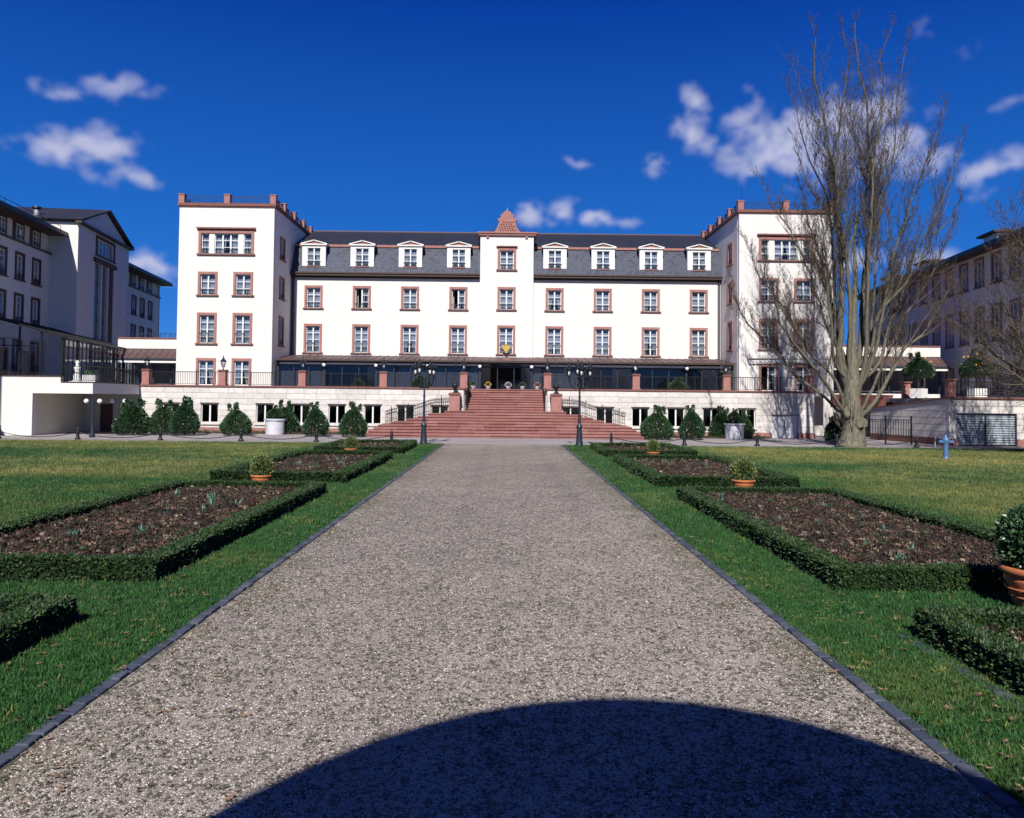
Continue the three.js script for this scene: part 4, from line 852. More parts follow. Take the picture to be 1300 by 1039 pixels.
{ // gabled wing
  const t = wing(-1), q = Math.PI / 2;
  const face = (z0, z1, y0, y1, holes, x, thick = .4) => wallGeo(0, z0 - z1, y0, y1, thick, holes.map(([zc, w, a, b]) => [z0 - zc - w / 2, z0 - zc + w / 2, a, b])).rotateY(q).translate(x, 0, z0);
  const rowsY = [[10.6, 1.75], [7.6, 1.85], [4.2, 2.0]], near = [], farz = [];
  for (let z = -60.0; z < -44; z += 2.55) near.push(z); for (let z = -78.6; z > -88; z -= 2.55) farz.push(z);
  const hol = zs => zs.flatMap(z => rowsY.map(([y, h]) => [z, 1.05, y, y + h]));
  mesh('wall', face(-40, -62.2, 0, 13.2, hol(near), 0), M.white, t);
  mesh('wall', face(-73.4, -89.5, 0, 13.2, hol(farz), 0), M.white, t);
  for (const z of [...near, ...farz]) for (const [y, h] of rowsY) win(t, 0, y, z, q, 1.05, h, { rows: 4, guard: .4, gap: .4, casing: M.timber, sillMat: M.timber });
  for (const [a, b, zs] of [[-40, -62.2, near], [-73.4, -89.5, farz]]) {
    mesh('attic_wall', bx(-.55, -.15, 13.3, 14.75, b, a), M.white, t);
    mesh('string_course', bx(-.3, .14, 13.2, 13.32, b, a), M.brown, t);
    for (const z of zs) {
      const o = new THREE.Group(); o.name = 'attic_window'; o.position.set(-.12, 13.42, z); o.rotation.y = q; t.add(o);
      mesh('timber', bx(-.85, .85, -.1, 1.24, -.02, .02), M.timber, o);
      const sub = new THREE.Group(); sub.position.z = .2;
      windowParts(sub, .95, 1.08, { rows: 3, rim: 0, sill: false, guard: .3, gap: .4, deep: .1 }); for (const m of [...sub.children]) { m.position.z += .14; o.add(m); }
    }
    mesh('soffit', bx(-.5, 1.2, 14.66, 14.76, b - (b === -62.2 ? 0 : .7), a), M.brown, t);
    mesh('fascia', bx(1.16, 1.28, 14.64, 14.92, b, a), M.iron, t);
    mesh('roof', [poly([1.28, 14.9, a], [1.28, 14.9, b], [-6, 15.9, b], [-6, 15.9, a]), poly([-13, 14.9, a], [-13, 14.9, b], [-6, 15.9, b], [-6, 15.9, a])], M.slateTop, t);
  }
  mesh('end_wall', bx(-12, 0, 0, 14.7, -89.5, -89.2), M.white, t);
  mesh('ridge_rail', [bar([1.0, 15.3, -40], [1.0, 15.3, -61.5], .03), bar([1.0, 14.9, -45], [1.0, 15.3, -45], .03), bar([1.0, 14.9, -53], [1.0, 15.3, -53], .03), bar([1.0, 14.9, -61.5], [1.0, 15.3, -61.5], .03)], M.iron, t);
  // gabled projection
  const gz0 = -62.2, gz1 = -73.4, gm = (gz0 + gz1) / 2;
  mesh('gable_wall', face(gz0 - .3, gz1, 0, 15.75, [[gm, 3.8, 13.95, 15.3], [gm + .1, 4.2, 4.0, 13.3]], 2.0), M.white, t);
  mesh('gable_cheek', bx(-3, 2.0, 0, 15.75, gz0 - .3, gz0), M.white, t);
  mesh('gable_cheek', bx(-3, 1.6, 0, 15.75, gz1, gz1 + .3), M.white, t);
  mesh('gable_pediment', poly([2.0, 15.75, gz0], [2.0, 15.75, gz1], [2.0, 17.75, gm]), M.white, t);
  mesh('gable_cornice', [bx(1.9, 2.35, 15.68, 15.82, gz1 - .35, gz0 + .35), bar([2.12, 15.85, gz0 + .35], [2.12, 17.95, gm], .45, .14), bar([2.12, 15.85, gz1 - .35], [2.12, 17.95, gm], .45, .14)], M.brown, t);
  mesh('gable_roof', [poly([2.34, 15.92, gz0 + .42], [2.34, 18.02, gm], [-12, 18.02, gm], [-12, 15.92, gz0 + .42]), poly([2.34, 15.92, gz1 - .42], [2.34, 18.02, gm], [-12, 18.02, gm], [-12, 15.92, gz1 - .42])], M.slateTop, t);
  const gw = new THREE.Group(); gw.name = 'window'; gw.position.set(2.0, 13.95, gm); gw.rotation.y = q; t.add(gw);
  windowParts(gw, 3.8, 1.35, { rows: 1, cols: 5, rim: .22, casing: M.timber, sillMat: M.timber, gap: .6 });
  const st = new THREE.Group(); st.name = 'stair_window'; st.position.set(2.0, 4.0, gm + .1); st.rotation.y = q; t.add(st);
  mesh('lintel', bx(-2.4, 2.4, 9.3, 9.65, -.04, .16), M.timber, st);
  mesh('jamb', [bx(1.3, 2.1, 0, 9.3, -.3, -.05), bx(-2.1, -2.02, 0, 9.3, -.3, -.05)], M.timber, st);
  mesh('mullion', [bx(-.75, -.5, 0, 9.3, -.25, .02), bx(.72, .97, 0, 9.3, -.25, .02)], M.white, st);
  const tr = []; for (let y = 1.5; y < 9; y += 1.55) tr.push(bx(-2.02, 1.3, y, y + .06, -.22, -.14)); mesh('transoms', tr, M.ironBlue, st);
  mesh('pane', new THREE.PlaneGeometry(3.3, 9.3).translate(-.36, 4.65, -.2), new THREE.MeshPhysicalMaterial({ color: lin(.10, .16, .2), roughness: .08, metalness: 0 }), st);
  mesh('unlit_backing', [bx(-1.6, -1.5, 0, 15, -89, -40)], M.room, t);  // dark sheet standing for the unlit depth behind the wing windows
  // two roof vents
  for (const z of [-63.5, -65.5]) { const v = new THREE.Group(); v.name = 'roof_vent'; v.position.set(-1.6, 15.75, z); v.scale.setScalar(.72); t.add(v); mesh('flue', cyl(.32, .3, 0, 1.55, 0, 0, 10), std(.35, .35, .35, .5, { metalness: .5 }), v); mesh('cowl', [cyl(.5, .46, 1.75, 1.9, 0, 0, 12), cyl(.06, .06, 1.5, 1.8, .2, 0, 5), cyl(.06, .06, 1.5, 1.8, -.2, 0, 5)], M.iron, v); }
}
{ // long wing on the poplar side
  const t = wing(1), q = -Math.PI / 2;
  const face = (z0, z1, y0, y1, holes) => wallGeo(0, z0 - z1, y0, y1, .4, holes.map(([zc, w, a, b]) => [zc - z1 - w / 2, zc - z1 + w / 2, a, b])).rotateY(q).translate(0, 0, z1);
  const zs = []; for (let i = 0; i < 16; i++) zs.push(-46.2 - 2.55 * i * 1.0);
  const rows = [[11.05, 1.95, 4], [7.0, 2.4, 4], [3.3, 1.85, 3]];
  mesh('wall', face(-40, -84.5, 0, 13.35, zs.flatMap(z => rows.map(([y, h]) => [z, 1.1, y, y + h]))), M.white, t);
  for (const z of zs) for (const [y, h, n] of rows) win(t, 0, y, z, q, 1.1, h, { rows: n, guard: 0, gap: .5, casing: M.pink, sillMat: M.pinkDark });
  mesh('unlit_backing', bx(1.4, 1.5, 0, 13, -84, -40), M.room, t);  // interior shade given as a dark sheet behind this wing
  mesh('string_course', bx(-.1, .2, 13.2, 13.35, -84.5, -40), M.whiteTrim, t);
  mesh('end_wall', bx(.4, 12, 0, 13.3, -84.5, -84.2), M.white, t);
  mesh('soffit', bx(-1.15, .5, 13.35, 13.46, -85.3, -39.5), M.brown, t);
  mesh('fascia', bx(-1.25, -1.13, 13.32, 13.62, -85.3, -39.5), M.iron, t);
  mesh('roof', [poly([-1.25, 13.6, -39.5], [-1.25, 13.6, -85.3], [6, 15.7, -85.3], [6, 15.7, -39.5]), poly([13, 13.6, -39.5], [13, 13.6, -85.3], [6, 15.7, -85.3], [6, 15.7, -39.5])], M.slateTop, t);
  for (const z of [-57.5, -69.5, -78]) { const d = new THREE.Group(); d.name = 'roof_dormer'; d.position.set(.1, 13.6, z); t.add(d); mesh('dormer_wall', bx(0, 3.6, -.3, .95, -1, 1), M.white, d); mesh('dormer_roof', bx(-.35, 4.2, .95, 1.1, -1.35, 1.35), M.brown, d); mesh('pane', new THREE.PlaneGeometry(1.4, .6).rotateY(q).translate(-.02, .5, 0), M.glass, d); }
}

// ------------------------------------------------------------------ terrace and winter garden before the gabled wing
{
  const Z = -50.5, XR = -25.6;
  const t = thing('garage_terrace', 'white rendered terrace block with a deep shaded recess below its balcony', 'wall', [-29.3, 0, Z]);
  mesh('front_wall', bx(-16, 0, 0, 3.3, -.4, 0), M.white, t);
  mesh('parapet', bx(-16, 1.7, 3.3, 3.66, -.4, 0), M.white, t);
  mesh('parapet_cap', bx(-16, 1.74, 3.66, 3.72, -.45, .05), M.brown, t);
  mesh('balcony_slab', [bx(0, 3.7, 2.62, 3.3, -6.45, 0), bx(-16, 0, 2.62, 3.29, -6.45, -.4)], M.white, t);
  mesh('slab_edge', bx(1.75, 3.74, 3.3, 3.36, -6.4, .04), M.brown, t);
  mesh('recess_wall', bx(-8, 3.7, 0, 2.62, -6.8, -6.5), M.beige, t);
  mesh('recess_side', bx(-.3, 0, 0, 2.62, -6.5, -.4), M.beige, t);
  mesh('cellar_door', bx(1.0, 1.85, 0, 1.95, -6.5, -6.45), M.timber, t);
  mesh('terrace_floor', bx(-6, 3.7, 3.25, 3.295, -24, -6.46), M.joint, t);
  const r = thing('balcony_railing', 'black iron railing round the corner of the white balcony', 'railing', [XR, 3.36, Z]);
  mesh('rails', [...railing([-2.0, 0, -.12], [-.12, 0, -.12], .95, { gap: .13, closePosts: true }), ...railing([-.12, 0, -.12], [-.12, 0, -6.2], .95, { gap: .13, closePosts: true })], M.iron, r);
  // winter garden: glazed end, glazed long side under a lean-to roof
  const g = thing('winter_garden', 'glazed winter garden with black posts on the white terrace', 'conservatory', [-27.65, 3.3, Z - .2]);
  const E = 2.8, top = 4.35, W = 5.4, len = 14.5, sx = -.15;
  const side = d => sx * d;                                          // the long side runs back and slightly outwards
  mesh('roof', poly([.3, E + .02, .15], [side(len) + .3, E + .02, -len], [side(len) - W, top, -len], [-W, top, .15]), M.glass, g);
  const raf = []; for (let i = 0; i <= 12; i++) { const d = i / 12 * len; raf.push(bar([side(d) + .28, E, -d + .1], [side(d) - W, top - .02, -d + .1], .06, .09)); } mesh('rafters', raf, M.iron, g);
  mesh('roof_edge', [bar([.3, E, .15], [side(len) + .3, E, -len], .14, .14), bar([.3, E, .15], [-W, top - .02, .15], .1, .12)], M.iron, g);
  for (const [x, h] of [[0, E], [-1.32, 3.15], [-2.66, 3.5], [-4.0, 3.85], [-W, top - .05]]) mesh('end_mullion', bx(x - .045, x + .045, .36, h, -.05, .05), M.iron, g);
  mesh('end_transom', [bar([0, 2.28, 0], [-W, 2.28, 0], .05), bar([0, .4, 0], [-W, .4, 0], .08)], M.iron, g);
  const gl = new THREE.MeshPhysicalMaterial({ color: lin(.6, .68, .78), roughness: .03, transmission: 1, thickness: 0, ior: 2.3, side: THREE.DoubleSide });
  [[0, -1.32, 2.8, 3.15], [-1.32, -2.66, 3.15, 3.5], [-2.66, -4.0, 3.5, 3.85], [-4.0, -W, 3.85, 4.25]].forEach(([a, b, h0, h1]) => mesh('glass_panel', poly([b, .4, 0], [a, .4, 0], [a, h0 - .05, 0], [b, h1 - .05, 0]), gl, g));
  const N = 6;
  for (let i = 0; i <= N; i++) { const d = .2 + i / N * (len - .4), x = side(d); mesh('post', bx(x - .09, x + .09, 0, E, -d - .09, -d + .09), M.iron, g); }
  mesh('side_transom', [bar([side(.2), 2.3, -.2], [side(len), 2.3, -len], .07), bar([side(.2), .08, -.2], [side(len), .08, -len], .12)], M.iron, g);
  for (let i = 0; i < N; i++) for (let k = 0; k < 3; k++) {
    const d0 = .2 + (i + k / 3) / N * (len - .4), d1 = .2 + (i + (k + 1) / 3) / N * (len - .4);
    if (k) mesh('side_mullion', bx(side(d0) - .035, side(d0) + .035, 0, E, -d0 - .035, -d0 + .035), M.iron, g);
    mesh('glass_panel', poly([side(d0), .1, -d0], [side(d1), .1, -d1], [side(d1), E - .08, -d1], [side(d0), E - .08, -d0]), M.glass, g);
  }
  for (const d of [2.2, 6.6]) { const o = new THREE.Group(); o.name = 'inner_door'; o.position.set(-4.9 + side(d), 0, -d); o.rotation.y = Math.PI / 2 + WA; g.add(o); mesh('door_frame', [bx(-.9, -.7, 0, 2.1, 0, .12), bx(.7, .9, 0, 2.1, 0, .12), bx(-.9, .9, 2.1, 2.3, 0, .12)], std(.2, .09, .04, .7), o); mesh('door_leaf', bx(-.7, .7, 0, 2.1, 0, .05), M.dark, o); }
  // white boxes and a pale statue
  for (const [x, z, lab] of [[-26.2, -51.4, 'white slatted planter box behind the balcony railing corner'], [-23.9, -60.6, 'white slatted planter box before the glazed link']]) {
    const p = thing('planter_box', lab, 'planter', [x, TER + .05, z]);
    for (let i = 0; i < 6; i++) mesh('slat', bx(-.42 + i * .14, -.3 + i * .14, .04, .5, .2, .24), M.frame, p);
    mesh('box', bx(-.42, .42, .06, .48, -.22, .2), M.frame, p);
    const T = new Tris(), R = rng(88 + Math.round(x)); for (let i = 0; i < 260; i++) { const d = rndDir(R); d.y = Math.abs(d.y) + .2; d.normalize(); T.leaf(V((R() - .5) * .7, .45 + R() * .25, (R() - .5) * .3), d, rndDir(R).cross(d).normalize(), .12, .035); } mesh('foliage', T.build(), leafMat(.04, .09, .03), p);
  }
  const st = thing('garden_statue', 'small white garden figure standing behind the balcony railing', 'statue', [-26.95, TER + .05, -51.2]);
  mesh('figure', lathe([[0, 0], [.3, 0], [.3, .12], [.2, .16], [.22, .4], [.14, .62], [.18, .82], [.2, .95], [.09, 1.05], [.08, 1.1], [.12, 1.2], [.11, 1.3], [.05, 1.37], [0, 1.38]], 14), M.frame, st);
  mesh('plinth', bx(-.34, .34, -.02, .06, -.34, .34), M.frame, st);
  // lamp posts with two globes under the balcony
  for (const [x, z, lab] of [[-24.9, -49.2, 'slim blue-black post with two white globes before the balcony corner'], [-25.3, -53.3, 'slim post with two white globes in the shade beside the balcony']]) {
    const l = thing('globe_post', lab, 'lamp', [x, 0, z]);
    mesh('post', lathe([[0, 0], [.17, 0], [.17, .12], [.11, .2], [.09, .7], [.1, .75], [.065, .85], [.055, 2.5], [.09, 2.55], [.09, 2.62], [0, 2.62]], 12), M.ironBlue, l);
    mesh('bracket', [bar([-.4, 2.3, 0], [.4, 2.3, 0], .04), tube([[-.4, 2.3, 0], [-.2, 2.15, 0], [0, 1.95, 0]], .018, 8, 5), tube([[.4, 2.3, 0], [.2, 2.15, 0], [0, 1.95, 0]], .018, 8, 5)], M.ironBlue, l);
    for (const s of [-1, 1]) mesh('globe', new THREE.SphereGeometry(.14, 14, 10).translate(s * .4, 2.17, 0), M.globe, l);
  }
}

// ------------------------------------------------------------------ terrace with louvred garage on the poplar side
{
  const X0 = 26.9, Z = -49;
  const t = thing('garage_wall', 'sunlit coursed stone wall with grey louvred garage shutter', 'wall', [X0, 0, Z]);
  const C = [.4, .82, 1.24, 1.66, 1.96, 2.4, 2.84], door = [.5, 4.15];
  for (let k = 0; k + 1 < C.length; k++) for (const [a, b] of C[k] < 1.9 ? [[0, door[0]], [door[1], 12]] : [[0, 12]]) mesh('stone_course', bx(a, b, C[k] + .012, C[k + 1] - .012, -.35, 0), M.block[k % 3], t);
  mesh('wall_core', [bx(.02, door[0] - .02, .3, 2.8, -.34, -.03), bx(door[1] + .02, 12, .3, 2.8, -.34, -.03), bx(door[0], door[1], 1.97, 2.8, -.34, -.03)], M.joint, t);
  mesh('plinth', [bx(-.03, door[0], 0, .4, -.35, .05), bx(door[1], 12, 0, .4, -.35, .05)], M.pink, t);
  mesh('coping', bx(-.1, 12, 2.84, 2.96, -.6, .1), M.pinkDark, t);
  const sh = new THREE.Group(); sh.name = 'louvred_shutter'; sh.position.set(0, 0, -.12); t.add(sh);
  mesh('backing', bx(door[0], door[1], .02, 1.95, -.2, -.16), M.louvre, sh);
  for (let y = .08; y < 1.93; y += .142) mesh('louvre', (() => { const g = new THREE.BoxGeometry(door[1] - door[0] - .06, .105, .02); g.rotateX(-.5); g.translate((door[0] + door[1]) / 2, y + .04, -.06); return g; })(), M.louvre, sh);
  mesh('shutter_frame', [bx(door[0], door[0] + .06, .02, 1.95, -.14, .03), bx(door[1] - .06, door[1], .02, 1.95, -.14, .03), bx(2.25, 2.33, .02, 1.95, -.12, .02)], M.ironBlue, sh);
  // side wall along the ramp, its top falls away
  const len = 8.1, turn = Math.atan2(1, 8);
  const w = thing('ramp_wall', 'shaded coursed stone side wall with sloping top along the ramp', 'wall', [X0, 0, Z - .36], -Math.PI / 2 + turn);
  const topAt = s => 2.84 - s * .088, CC = [.4, .82, 1.24, 1.66, 2.08, 2.5, 2.84];
  const slab = (y0, y1) => { const pts = [[0, y0], [len, y0]]; const yr = Math.min(y1, topAt(len)); if (yr > y0) pts.push([len, yr]); else { pts.pop(); pts.push([(2.84 - y0) / .088, y0]); } if (y1 > topAt(len)) { const q = (2.84 - y1) / .088; if (q > .01) pts.push([q, y1]); } pts.push([0, y1]); const s = new THREE.Shape(); s.moveTo(...pts[0]); pts.slice(1).forEach(p => s.lineTo(...p)); return new THREE.ExtrudeGeometry(s, { depth: .3, bevelEnabled: false }); };
  for (let k = 0; k + 1 < CC.length; k++) { const g = slab(CC[k] + .014, CC[k + 1] - .014); g.rotateY(Math.PI); mesh('stone_course', g, M.block[k % 3], w); }
  mesh('wall_core', slab(.3, 2.78).rotateY(Math.PI).translate(0, 0, -.03), M.joint, w);
  mesh('plinth', bx(-len, 0, 0, .4, -.34, .04), M.pinkDark, w);
  mesh('coping', bar([.05, 2.88, -.14], [-len, 2.88 - len * .088, -.14], .46, .09), M.pinkDark, w);
  const r = thing('garage_railing', 'black iron railing on top of the garage wall', 'railing', [X0, 2.96, Z - .25]);
  mesh('rails', railing([.5, 0, 0], [12, 0, 0], .92, { gap: .17, w: .03, closePosts: true }), M.iron, r);
  for (const [x, z, lab] of [[27.15, -49.3, 'squat sandstone pier at the corner of the garage wall'], [28.0, -56.5, 'slender sandstone pier behind the ramp wall']]) { const p = thing('garage_pier', lab, 'pier', [x, 2.9, z]); mesh('shaft', bx(-.22, .22, 0, 1.05, -.22, .22), M.pink, p); mesh('cap', bx(-.3, .3, 1.05, 1.15, -.3, .3), M.pinkDark, p); }
  const low = thing('brick_parapet', 'low red-brown parapet behind the ramp', 'wall', [26.2, 2.2, -58]); mesh('parapet', bx(-2.8, 1.6, 0, .85, -.25, 0), M.red, low); mesh('parapet_cap', bx(-2.85, 1.65, .85, .93, -.3, .05), M.pinkDark, low);
  // iron fence at the foot of the ramp
  const f = thing('iron_fence', 'black iron barrier fence at the foot of the ramp wall', 'fence', [24.3, 0, -50.2]);
  mesh('rails', [...railing([-2.3, .35, 0], [.9, .35, 0], 1.15, { gap: .16, w: .03, closePosts: true })], M.iron, f);
  for (const x of [-2.3, -.7, .9]) mesh('post', bx(x - .04, x + .04, 0, 1.75, -.04, .04), M.iron, f);
  const pp = thing('standpipe', 'bent white standpipe in the grass beside the blue hydrant', 'pipe', [25.3, -.012, -47.6]); mesh('pipe', tube([[0, 0, 0], [0, .6, 0], [.05, .78, 0], [.25, .84, 0], [.42, .72, 0], [.46, .64, 0]].map(p => p.map(v => v * .72)), .028, 16, 7), M.planter, pp);
}

// ------------------------------------------------------------------ hydrant
{
  const t = thing('hydrant', 'blue cast iron hydrant standing in the lawn', 'hydrant', [20.15, 0, -37.0]);
  mesh('body', lathe([[0, 0], [.17, 0], [.17, .05], [.115, .07], [.11, .2], [.125, .22], [.125, .25], [.11, .27], [.105, .68], [.125, .7], [.125, .74], [.16, .8], [.16, .9], [.12, .95], [.09, 1.0], [.05, 1.02], [.05, 1.1], [0, 1.11]], 16), M.hydrant, t);
  for (const s of [-1, 1]) mesh('outlet', [new THREE.CylinderGeometry(.07, .07, .22, 10).rotateZ(Math.PI / 2).translate(s * .17, .78, 0), new THREE.CylinderGeometry(.085, .085, .07, 6).rotateZ(Math.PI / 2).translate(s * .28, .78, 0)], M.hydrant, t);
}

// ------------------------------------------------------------------ candelabra, bollards, chains, planters
{
  const make = (x, z, turn, lab) => {
    const t = thing('candelabra_lamp', lab, 'street lamp', [x, 0, z], turn, 'candelabra lamps at the end of the path');
    mesh('post', lathe([[0, 0], [.27, 0], [.27, .08], [.22, .16], [.19, .5], [.16, .95], [.2, 1.02], [.2, 1.1], [.1, 1.2], [.09, 1.3], [.115, 1.36], [.08, 1.45], [.065, 2.6], [.09, 2.66], [.06, 2.74], [.05, 3.5], [.1, 3.58], [.07, 3.7], [.045, 3.9], [.05, 4.05]].map(([q, y]) => [q * .84, y]), 14), M.ironBlue, t);
    for (let i = 0; i < 4; i++) {
      const a = i * Math.PI / 2, d = [Math.sin(a), Math.cos(a)], top = i === 2 ? .12 : 0;
      const o = new THREE.Group(); o.name = 'lantern'; o.position.set(d[0] * .58, 3.62 + top, d[1] * .58); t.add(o); lanternParts(o, .95);
      const P = (r, y) => [d[0] * r, y, d[1] * r];
      mesh('arm', [tube([P(.05, 3.2), P(.25, 3.12), P(.45, 3.3), P(.58, 3.63 + top)], .028, 14, 6), tube([P(.05, 3.65), P(.2, 3.72), P(.32, 3.55), P(.22, 3.42), P(.3, 3.3)], .02, 14, 5)], M.iron, t);
    }
  };
  make(-4.5, -45.0, .62, 'black four-lantern candelabra at the path end on the gabled wing side');
  make(4.05, -44.3, .1, 'black four-lantern candelabra at the path end on the poplar side');
  const bs = [-38.2, -33.6, -28.9, -24.4, -19.7, -15.1, -10.8, -6.5, 6.1, 10.3, 14.5, 19.1, 23.7];
  const src = thing('bollard', 'short black iron bollard carrying a chain along the lawn edge', 'bollard', [0, 0, 0], 0, 'bollards along the lawn edge');
  mesh('body', lathe([[0, 0], [.15, 0], [.15, .08], [.09, .13], [.08, .4], [.1, .44], [.075, .48], [.06, .54], [.085, .6], [.04, .67], [.012, .74], [0, .76]], 12), M.iron, src);
  const chain = (w, lab) => { const t = thing('chain', lab, 'chain', [0, 0, 0], 0, 'chains between the bollards'); const pts = []; for (let i = 0; i <= 12; i++) { const u = i / 12; pts.push([mix(-w / 2, w / 2, u), .42 - .3 * 4 * u * (1 - u), 0]); } mesh('links', tube(pts, .022, 30, 5), M.iron, t); return t; };
  bs.forEach((x, i) => {
    const b = i ? copyOf(src, 'bollard', src.userData.label) : src; b.position.set(x, -.012, -46.6);
    if (i + 1 < bs.length && i !== 7) { const c = chain(bs[i + 1] - x, 'sagging black chain hung between two bollards at the lawn edge'); c.position.set((x + bs[i + 1]) / 2, 0, -46.6); }
  });
  for (const s of [-1, 1]) {
    const t = thing('stone_planter', `tall white octagonal planter before the terrace wall ${SIDE[s]}`, 'planter', [s * 15.6, 0, -55.2], 0, 'white octagonal planters');
    const g = (r0, r1, y0, y1) => new THREE.CylinderGeometry(r1, r0, y1 - y0, 8).rotateY(Math.PI / 8).translate(0, (y0 + y1) / 2, 0);
    mesh('bowl', [g(.62, .66, 0, .96)], M.planter, t); mesh('rim', [g(.74, .74, .96, 1.06)], M.planter, t); mesh('soil', g(.6, .6, 1.05, 1.075), M.room, t);
  }
}

// ------------------------------------------------------------------ shrubs, potted bushes, citrus trees
function shrubGeo(seed, n, rx, ry, leaf, spikes = 4) {                // dense pointed shrub, leafy to the ground, with loose shoots on top
  const R = rng(seed), T = new Tris(), st = new Tris();
  const tips = []; for (let i = 0; i < spikes; i++) { const a = R() * 6.28, q = Math.sqrt(R()) * rx * .55, h = ry * (1.75 + .5 * R()); tips.push([Math.cos(a) * q, h, Math.sin(a) * q]); st.tube([V(0, 0, 0), V(Math.cos(a) * q * .6, ry, Math.sin(a) * q * .6), V(Math.cos(a) * q, h, Math.sin(a) * q)], [.03, .02, .008], 4); }
  for (let i = 0; i < 9; i++) { const a = R() * 6.28, q = rx * (.3 + .4 * R()); st.tube([V(0, 0, 0), V(Math.cos(a) * q * .5, ry * .5, Math.sin(a) * q * .5), V(Math.cos(a) * q, ry * (.7 + .5 * R()), Math.sin(a) * q)], [.025, .018, .006], 4); }
  for (let i = 0; i < n; i++) {
    let c, out;
    if (i % 9 === 0) { const [x, h, z] = tips[Math.floor(R() * tips.length)], k = R() * R(), w = .05 + .22 * k, d = rndDir(R); c = V(x * (1 - .3 * k) + d.x * w, h * (1 - .4 * k), z * (1 - .3 * k) + d.z * w); out = d; }
    else {
      const t = Math.pow(R(), .85), a = R() * 6.28, lump = .72 + .56 * fbm3(Math.cos(a) * 1.7 + seed, t * 3.2, Math.sin(a) * 1.7, 3);
      const prof = Math.pow(Math.sin(Math.PI * Math.pow(t * .86 + .14, .82)), .55) * (1 - .12 * t), q = rx * prof * lump * (R() < .75 ? .82 + .2 * R() : Math.sqrt(R()) * .85);
      c = V(Math.cos(a) * q, .04 + t * ry * 1.6, Math.sin(a) * q); out = V(Math.cos(a), .25, Math.sin(a));
    }
    const dir = out.clone().add(V(0, .55, 0)).add(rndDir(R).multiplyScalar(.75)).normalize();
    T.leaf(c, dir, rndDir(R).cross(dir).normalize(), leaf * (.65 + .6 * R()), leaf * .25);
  }
  return [T.build(), st.build()];
}
